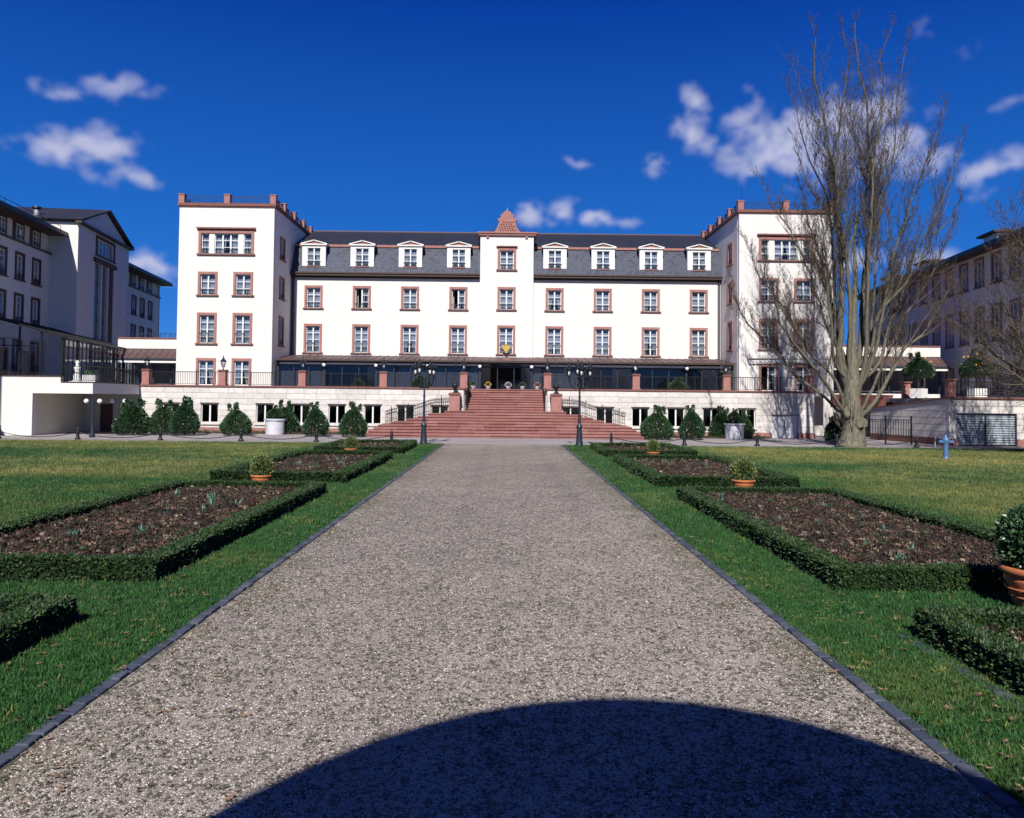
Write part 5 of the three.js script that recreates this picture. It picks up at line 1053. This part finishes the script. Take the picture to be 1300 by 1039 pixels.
{
  const mats = [leafMat(.028, .068, .026, .38), leafMat(.034, .078, .03, .38), leafMat(.022, .058, .026, .38)];
  const kinds = [shrubGeo(101, 5200, 1.05, 1.05, .17, 5), shrubGeo(102, 5200, 1.15, .98, .17, 4), shrubGeo(103, 5200, 1.0, 1.12, .17, 6)];
  const put = (k, x, z, s, sy, lab) => { const t = thing('laurel_shrub', lab, 'shrub', [x, 0, z], k * 1.7 + x, 'evergreen shrubs before the terrace wall'); const f = mesh('foliage', kinds[k % 3][0], mats[k % 3], t), st = mesh('stem', kinds[k % 3][1], M.twig, t); f.scale.set(s * .84, sy * .96, s * .84); st.scale.set(s * .84, sy * .9, s * .84); };
  const where = [
    [0, -24.0, -52.6, 1.25, 1.05, 'wide glossy evergreen shrub beside the balcony recess'], [1, -22.3, -53.2, 1.0, 1.1, 'dark evergreen shrub overlapping its neighbours near the balcony recess'], [2, -20.7, -52.6, 1.05, 1.08, 'tall pointed evergreen shrub second from the balcony recess'],
    [1, -17.6, -53.3, 1.02, 1.0, 'rounded evergreen shrub between basement windows before the tower'], [0, -15.2, -56.2, .95, 1.05, 'evergreen shrub behind the white planter on the gabled wing side'],
    [2, -12.3, -52.8, .98, .96, 'evergreen shrub between the white planter and the shrub by the stairs'], [0, -9.9, -52.9, 1.02, 1.02, 'evergreen shrub beside the stair foot on the gabled wing side'],
    [1, 9.95, -53.2, 1.12, 1.05, 'evergreen shrub beside the stair foot on the poplar side'], [2, 12.35, -53.6, 1.0, .98, 'evergreen shrub between stair foot and planter on the poplar side'], [0, 15.0, -56.2, .9, 1.0, 'evergreen shrub behind the white planter on the poplar side'], [1, 16.4, -55.9, .75, .95, 'narrow evergreen shrub next to the white planter on the poplar side'],
    [2, 20.6, -50.4, .85, .8, 'dark shrub behind the thick poplar trunk'], [0, -31.6, -49.4, .8, .75, 'small evergreen shrub against the white front of the balcony block'],
  ];
  for (const w of where) put(...w);
  // planting in the planters: a clipped shrub each
  for (const s of [-1, 1]) { const t = thing('planter_bush', `leafy bush growing in the white octagonal planter ${SIDE[s]}`, 'shrub', [s * 15.6, 1.05, -55.2]); const f = mesh('foliage', kinds[s < 0 ? 1 : 2][0], mats[0], t), st = mesh('stem', kinds[1][1], M.twig, t); f.scale.set(.5, .42, .5); st.scale.set(.5, .42, .5); }
  // low ground cover along the wall
  const R = rng(55), T = new Tris();
  for (let i = 0; i < 9000; i++) { const s = R() < .55 ? -1 : 1, x = s < 0 ? mix(-25, -9.6, R()) : mix(9.6, 18.2, R()), k = fbm3(x * .8, 2, 0, 3), d = rndDir(R); d.y = Math.abs(d.y) + .3; d.normalize(); T.leaf(V(x, R() * R() * (.15 + .7 * Math.max(0, k - .4)), -56.7 + R() * 1.3), d, rndDir(R).cross(d).normalize(), .1, .03); }
  const gc = mesh('ground_cover', T.build(), leafMat(.05, .05, .025, .8), scene); gc.userData = { kind: 'stuff', label: 'low dull ground cover plants along the foot of the terrace wall', category: 'plants' };
  // terracotta pots with variegated bushes
  const potG = lathe([[0, 0], [.2, 0], [.24, .08], [.29, .26], [.32, .3], [.315, .33], [.3, .335], [.335, .37], [.36, .39], [.36, .43], [.33, .445], [.3, .43], [.29, .36], [0, .36]], 28);
  const ball = (seed, n, r) => { const R = rng(seed), A = new Tris(), B = new Tris(), S = new Tris(); for (let i = 0; i < 7; i++) { const d = rndDir(R); S.tube([V(0, 0, 0), V(d.x * r * .6, r * (.6 + .5 * Math.abs(d.y)), d.z * r * .6)], [.015, .006], 4); } for (let i = 0; i < n; i++) { const d = rndDir(R), q = r * (.55 + .48 * R()) * (.85 + .3 * fbm3(d.x * 3 + seed, d.y * 3, d.z * 3, 2)), c = V(d.x * q, r * .95 + d.y * q * 1.08, d.z * q), dir = d.clone().add(V(0, .3, 0)).add(rndDir(R).multiplyScalar(.7)).normalize(); (R() < .3 ? B : A).leaf(c, dir, rndDir(R).cross(dir).normalize(), .055, .018); } return [A.build(), B.build(), S.build()]; };
  const b1 = ball(7, 5200, .36), dk = leafMat(.05, .095, .028, .5), lt = leafMat(.26, .27, .08, .55);
  for (const [x, z, k, lab] of [[-6.7, -22.5, 1, 'terracotta pot with round bush between longest and middle beds, gabled wing side'], [-6.6, -34.9, .95, 'terracotta pot with round bush near the stairs on the gabled wing side'], [6.5, -22.1, 1.08, 'terracotta pot with round bush between longest and middle beds, poplar side'], [6.3, -34.5, .95, 'terracotta pot with round bush near the stairs on the poplar side'], [6.55, -9.95, 1.18, 'large ribbed terracotta pot with dark bush beside the longest bed']]) {
    const t = thing('terracotta_pot', lab, 'plant pot', [x, 0, z], 0, 'terracotta pots between the beds'); const kk = z > -12 ? 1 : .84; const p = mesh('pot', potG, M.terracotta, t); p.scale.setScalar(k * kk);
    const bands = mesh('ribs', [new THREE.TorusGeometry(.30, .012, 5, 28).rotateX(Math.PI / 2).translate(0, .22, 0), new THREE.TorusGeometry(.265, .01, 5, 28).rotateX(Math.PI / 2).translate(0, .14, 0)], M.terracotta, t); bands.scale.setScalar(k * kk);
    const c = thing('potted_bush', lab.replace('terracotta pot with round bush', 'round variegated bush in the pot').replace('large ribbed terracotta pot with dark bush', 'dark round bush in the large terracotta pot'), 'bush', [x, .34 * k * kk, z], x, 'bushes in the terracotta pots'); c.scale.setScalar(kk);
    const plain = lab.includes('dark bush');                          // this one is an unvariegated laurel
    mesh(plain ? 'leaves' : 'dark_leaves', b1[0], plain ? mats[1] : dk, c).scale.setScalar(k); mesh(plain ? 'leaves' : 'pale_leaves', b1[1], plain ? mats[1] : lt, c).scale.setScalar(k); mesh('stem', b1[2], M.twig, c).scale.setScalar(k);
  }
  // bush outside the frame whose shadow lies on the lawn
  put(1, -18.3, -27.2, .8, .7, 'round evergreen shrub standing alone on the open lawn');
  // citrus trees in tubs on the garage terrace
  const fruit = std(.75, .42, .03, .5);
  for (const [x, z, s, lab] of [[29.9, -51.2, 1, 'dark citrus tree with yellow fruit in a white tub behind the garage railing'], [27.3, -53.4, .95, 'citrus tree with yellow fruit behind the ramp wall']]) {
    const t = thing('citrus_tree', lab, 'tree', [x, 2.9, z], x); const f = mesh('crown', kinds[1][0], mats[2], t); f.scale.set(.9 * s, .85 * s, .9 * s); f.position.y = 1.25;
    mesh('trunk', cyl(.06, .045, .4, 2.6, 0, 0, 7), M.twig, t);
    const R = rng(Math.round(x * 7)); for (let i = 0; i < 7; i++) { const d = rndDir(R); mesh('fruit', new THREE.SphereGeometry(.06, 8, 6).translate(d.x * .85, 2.3 + d.y * .7, Math.abs(d.z) * .8), fruit, t); }
    mesh('tub', [bx(-.4, .4, .06, .62, -.4, .4)], M.frame, t); mesh('tub_feet', [bx(-.4, -.32, 0, .06, .32, .4), bx(.32, .4, 0, .06, .32, .4)], M.frame, t);
  }
  // pots with flowers at the head of the stairs, and evergreens behind the balustrade
  const fl = [[-1.3, 'yellow', std(.7, .42, .03, .7)], [.2, 'white', M.frame], [1.25, 'green', dk], [2.35, 'pink', std(.6, .25, .28, .7)], [-2.4, 'pale green', dk]];
  for (const [x, n, m] of fl) { const t = thing('flower_pot', `low pot of ${n} spring plants at the head of the stairs`, 'flower pot', [x, TER, -60.25], 0, 'flower pots at the entrance'); mesh('pot', lathe([[0, 0], [.14, 0], [.2, .22], [.21, .24], [.18, .24], [0, .22]], 14), M.planter, t); const R = rng(60 + Math.round(x * 10)), A = new Tris(), B = new Tris(); for (let i = 0; i < 260; i++) { const d = rndDir(R); d.y = Math.abs(d.y); (i % 2 ? A : B).leaf(V(d.x * .2, .24 + d.y * .24, d.z * .2), d.clone().normalize(), rndDir(R).cross(d).normalize(), .09, .03); } mesh('leaves', A.build(), dk, t); mesh('blossoms', B.build(), m, t); }
  for (const [x, k, lab] of [[-6.2, .55, 'dark evergreen bush behind the balustrade next to the stairs'], [-10.6, .42, 'low evergreen behind the balustrade below the second veranda globe'], [12.4, .6, 'yellowish evergreen bush behind the balustrade on the poplar side']]) { const t = thing('terrace_bush', lab, 'shrub', [x, TER, -58.4], x, 'bushes behind the balustrade'); const f = mesh('foliage', kinds[1][0], x > 0 ? dk : mats[0], t), st = mesh('stem', kinds[1][1], M.twig, t); f.scale.set(k, k * .75, k); st.scale.set(k, k * .75, k); }
}

// ------------------------------------------------------------------ bare trees
function twiggy(T, B, bud, from, dir, len, rad, R, depth, fast) {     // a branch that bends upwards, with side shoots and buds
  const n = Math.max(3, Math.round(len / .5)), pts = [from.clone()], rr = [rad]; let d = dir.clone(), p = from.clone();
  for (let i = 1; i <= n; i++) { d.add(V((R() - .5) * .28, fast * .16 + (R() - .5) * .12, (R() - .5) * .28)).normalize(); p = p.clone().addScaledVector(d, len / n); pts.push(p); rr.push(rad * (1 - .8 * i / n)); }
  (rad > .02 ? T : B).tube(pts, rr, rad > .05 ? 6 : rad > .02 ? 4 : 3);
  if (depth > 0) for (let i = 1; i < pts.length; i++) {
    const m = depth > 1 ? 2 : 2; for (let k = 0; k < m; k++) if (R() < .85) {
      const t = pts[i].clone().sub(pts[i - 1]).normalize(), o = rndDir(R); o.addScaledVector(t, -o.dot(t)).normalize();
      twiggy(T, B, bud, pts[i], t.multiplyScalar(.8).addScaledVector(o, .55).add(V(0, fast * .25, 0)).normalize(), len * (.28 + .25 * R()) * (1 - .4 * i / pts.length), Math.max(.006, rr[i] * .55), R, depth - 1, fast);
    }
  }
  if (depth <= 1) for (let i = 1; i < pts.length; i++) for (let k = 0; k < 2; k++) { const q = pts[i].clone().add(rndDir(R).multiplyScalar(.03)), dd = rndDir(R).add(V(0, .8, 0)).normalize(); bud.leaf(q, dd, rndDir(R).cross(dd).normalize(), .06, .013); }
}
{
  const base = V(20.06, 0, -47), R = rng(77);
  const t = thing('poplar_tree', 'tall bare poplar with thick trunk and many steep branches before the end tower', 'tree', [base.x, 0, base.z]);
  const Lc = v => v.sub(base);
  // trunk, fluted at the foot, splitting low down
  {
    const T = new Tris(), pts = [], rr = [];
    for (let i = 0; i <= 9; i++) { const y = i * .24 - .1; pts.push(V(.1 * Math.sin(i * .4) + i * .012, y, 0)); rr.push(.66 - .014 * i + .16 * Math.exp(-y * 3) + (i > 6 ? .02 * (i - 6) : 0)); }
    T.tube(pts, (i, k) => rr[i] * (1 + .07 * Math.sin(k * 2.1 + i * .15) + .05 * Math.sin(k * 4.7)), 22);
    const T2 = [V(.08, 1.8, 0), V(.02, 2.8, .1), V(.12, 4.2, 0), V(.1, 5.6, -.1), V(.2, 7.4, -.1), V(.3, 9.4, 0), V(.22, 11.5, .1), V(.35, 14, 0)]; T.tube(T2, [.6, .47, .38, .29, .21, .14, .09, .03], 14);
    for (let i = 0; i < 9; i++) { const a = i * .7 + R(), y = 1.35 + R() * .7, k = .16 + .14 * R(), c = V(Math.cos(a) * .56, y, Math.sin(a) * .56); T.tube([c.clone().add(V(0, -k * 1.3, 0)), c.clone().add(V(Math.cos(a) * k * .4, -k * .5, Math.sin(a) * k * .4)), c.clone().add(V(Math.cos(a) * k * .5, k * .4, Math.sin(a) * k * .5)), c.clone().add(V(0, k * 1.3, 0))], [.04, k, k * .9, .04], 8); }
    mesh('trunk', T.build(), M.bark, t);
    const K = new Tris(); for (let i = 0; i < 26; i++) { const a = R() * 6.28, y = .9 + R() * 1.0; const o = V(Math.cos(a) * .62, y, Math.sin(a) * .62); K.tube([o, o.clone().add(V(Math.cos(a) * .25, .3 + .3 * R(), Math.sin(a) * .25)), o.clone().add(V(Math.cos(a) * .4, .9 + .6 * R(), Math.sin(a) * .4))], [.03, .018, .006], 4); } mesh('root_shoots', K.build(), M.twig, t);
  }
  const limbs = [ // paths read off the photograph, dz gives each its own distance
    [[1078, 530], [1066, 470], [1068, 420], [1068, 350], [1062, 280], [1058, 230], [1047, 150], [1034, 90], [1031, 18]].map(p => [...p, 0]).concat([[.27]]),
    [[1080, 530], [1078, 470], [1080, 400], [1072, 320], [1063, 250], [1063, 190], [1068, 140], [1074, 75], [1070, 22]].map((p, i) => [...p, -.15 * i]).concat([[.2]]),
    [[1084, 530], [1090, 470], [1094, 400], [1100, 330], [1106, 260], [1104, 175], [1100, 125], [1090, 70], [1086, 14]].map((p, i) => [...p, .2 * i]).concat([[.25]]),
    [[1084, 528], [1098, 470], [1100, 400], [1104, 320], [1108, 230], [1119, 130], [1122, 65], [1132, 22]].map((p, i) => [...p, -.3 * i]).concat([[.19]]),
    [[1086, 528], [1104, 470], [1108, 400], [1113, 320], [1121, 250], [1135, 187], [1141, 100], [1154, 28]].map((p, i) => [...p, .35 * i]).concat([[.13]]),
    [[1090, 528], [1108, 470], [1120, 400], [1136, 320], [1156, 260], [1168, 228], [1186, 180], [1200, 122]].map((p, i) => [...p, -.25 * i]).concat([[.16]]),
    [[1092, 528], [1112, 480], [1130, 410], [1160, 330], [1192, 265], [1206, 225], [1221, 160]].map((p, i) => [...p, .4 * i]).concat([[.14]]),
    [[1076, 530], [1064, 460], [1060, 390], [1058, 320], [1048, 250], [1030, 205], [1011, 145], [1000, 92]].map((p, i) => [...p, .35 * i]).concat([[.16]]),
    [[1074, 530], [1060, 470], [1054, 400], [1048, 330], [1040, 262], [1020, 226], [1011, 172]].map((p, i) => [...p, -.4 * i]).concat([[.14]]),
    [[1070, 530], [1046, 504], [1011, 478], [987, 447], [964, 426], [942, 400], [930, 372], [926, 332]].map((p, i) => [...p, .25 * i]).concat([[.14]]),
    [[1072, 528], [1060, 483], [1028, 448], [1014, 421], [1001, 400], [986, 378], [963, 351], [949, 318], [944, 288]].map((p, i) => [...p, -.3 * i]).concat([[.14]]),
    [[1074, 525], [1070, 460], [1056, 430], [1044, 395], [1025, 340], [1011, 309], [1000, 288], [980, 262], [962, 212]].map((p, i) => [...p, .45 * i]).concat([[.14]]),
    [[1090, 528], [1107, 440], [1116, 398], [1140, 372], [1164, 340], [1182, 303], [1208, 278], [1220, 238]].map((p, i) => [...p, -.2 * i]).concat([[.16]]),
    [[1094, 530], [1112, 508], [1128, 480], [1148, 445], [1176, 420], [1196, 380], [1210, 340]].map((p, i) => [...p, .3 * i]).concat([[.2]]),
    [[1092, 530], [1105, 500], [1122, 460], [1150, 400], [1180, 352], [1204, 300], [1214, 270]].map((p, i) => [...p, .6 * i]).concat([[.13]]),
    [[1074, 530], [1050, 490], [1024, 455], [1000, 425], [985, 390], [975, 345], [970, 300]].map((p, i) => [...p, -.6 * i]).concat([[.17]]),
    [[1078, 520], [1066, 440], [1052, 370], [1036, 310], [1022, 270], [1015, 220]].map((p, i) => [...p, .7 * i]).concat([[.2]]),
  ];
  const B = new Tris(), bud = new Tris(), small = new Tris();
  for (const l of limbs) {
    const r0 = l[l.length - 1][0] * .72; l[l.length - 2][1] += 14; const low = limbs.indexOf(l) >= 9 && ![11, 12, 16].includes(limbs.indexOf(l)); if (low) l[0] = [1082 + (l[0][0] - 1082) * .5, 534, 0]; else { l[0] = [1082 + (l[1][0] - 1082) * .25, 516 - 55 * R(), 0]; if (l[1][1] > 440) l[1][1] -= 12; }
    const ctrl = l.slice(0, -1).map(([u, v, dz]) => Lc(atZ(u, v, 47 + dz)));
    const cv = new THREE.CatmullRomCurve3(ctrl), n = 26, pts = cv.getSpacedPoints(n), T = new Tris();
    for (let i = 1; i < n; i++) pts[i].add(V((fbm3(i * .55, r0 * 97, 1, 2) - .5) * .55 * i / n + (R() - .5) * .09, 0, (fbm3(i * .55, r0 * 97, 9, 2) - .5) * .6 * i / n));
    T.tube(pts, pts.map((_, i) => Math.max(.012, r0 * Math.pow(1 - i / (n + .6), .85))), 8);
    mesh('limb', T.build(), M.branch, t);
    const L = cv.getLength();
    for (const f of [.3, .42, .54, .66]) {                             // steep side limbs
      const i = Math.round(f * n + R() * 2), tg = pts[i + 1].clone().sub(pts[i]).normalize(), o = rndDir(R); o.addScaledVector(tg, -o.dot(tg)).normalize();
      twiggy(small, B, bud, pts[i], tg.multiplyScalar(.8).addScaledVector(o, .45).normalize(), L * (.34 - .2 * f) * (.8 + .5 * R()), r0 * (1 - f) * .55, R, 2, .8);
    }
    for (let i = 5; i <= n; i++) {
      const tg = pts[Math.min(n, i + 1)].clone().sub(pts[i - 1]).normalize(), f = i / n, m = i < 9 ? 1 : 3;
      for (let k = 0; k < m; k++) {
        const o = rndDir(R); o.addScaledVector(tg, -o.dot(tg)).normalize(); o.z *= .9;
        const len = (f > .8 ? .62 : 1) * (.75 + 2.6 * (1 - f) * R() + .4 * R()) * Math.min(1, L / 14);
        twiggy(small, B, bud, pts[i], tg.clone().multiplyScalar(.75).addScaledVector(o, .5).add(V(0, .25, 0)).normalize(), len, Math.max(.011, Math.min(.05, r0 * (1 - f) * .3)), R, len > 1.4 ? 2 : 1, 1);
      }
    }
  }
  const sb = mesh('branches', small.build(), M.branch, t); const tw = mesh('twigs', B.build(), M.twig, t); tw.userData.kind = 'stuff';
  const bd = mesh('buds', bud.build(), new THREE.MeshStandardMaterial({ color: M.bud.color, roughness: .9, side: THREE.DoubleSide }), t); bd.userData.kind = 'stuff';
}
{
  const R = rng(41), t = thing('bare_tree', 'spreading leafless tree before the long shaded wing', 'tree', [28.6, 0, -40]);
  const T = new Tris(), S = new Tris(), B = new Tris(), bud = new Tris();
  T.tube([V(0, -.1, 0), V(.05, 1, 0), V(0, 2.2, 0), V(-.05, 3, .05)], [.34, .26, .23, .2], 12); mesh('trunk', T.build(), M.bark, t);
  for (const [dx, dy, dz, len] of [[-.62, .72, .1, 8.5], [-.3, .95, -.3, 8.5], [.3, .95, .2, 7.5], [-.88, .4, .2, 7.4], [-.75, .55, -.4, 7.6], [.6, .7, -.2, 6], [-.1, 1, .4, 8], [-.95, .15, 0, 6.4], [-.5, .85, .3, 9]]) { const L = new Tris(); twiggy(L, B, bud, V(-.03, 2.3 + R() * .7, 0), V(dx, dy, dz).normalize(), len, .11, R, 3, .35); mesh('limb', L.build(), M.branch, t); }
  const tw = mesh('twigs', B.build(), M.twig, t); tw.userData.kind = 'stuff'; const bd = mesh('buds', bud.build(), new THREE.MeshStandardMaterial({ color: M.bud.color, roughness: .9, side: THREE.DoubleSide }), t); bd.userData.kind = 'stuff';
}

// ------------------------------------------------------------------ unseen domed pavilion, added behind the camera to cast the shadow across the path
{
  const t = thing('added_pavilion', 'unseen round domed pavilion added on the path axis to cast the curved shadow', 'pavilion', [.1, 0, 4.4]);
  mesh('dome', new THREE.SphereGeometry(3.3, 48, 16, 0, 2 * Math.PI, 0, Math.PI / 2).translate(0, 5.5, 0), M.slateTop, t);
  mesh('cornice', new THREE.CylinderGeometry(3.34, 3.34, .5, 48).translate(0, 5.25, 0), M.white, t);
  for (let i = 0; i < 8; i++) { const a = (i + .5) / 8 * 2 * Math.PI; mesh('column', cyl(.2, .17, .3, 5.0, Math.sin(a) * 2.8, Math.cos(a) * 2.8, 16), M.white, t); }
  mesh('base', new THREE.CylinderGeometry(3.3, 3.4, .3, 48).translate(0, .15, 0), M.step, t);
}

renderer.render(scene, camera);
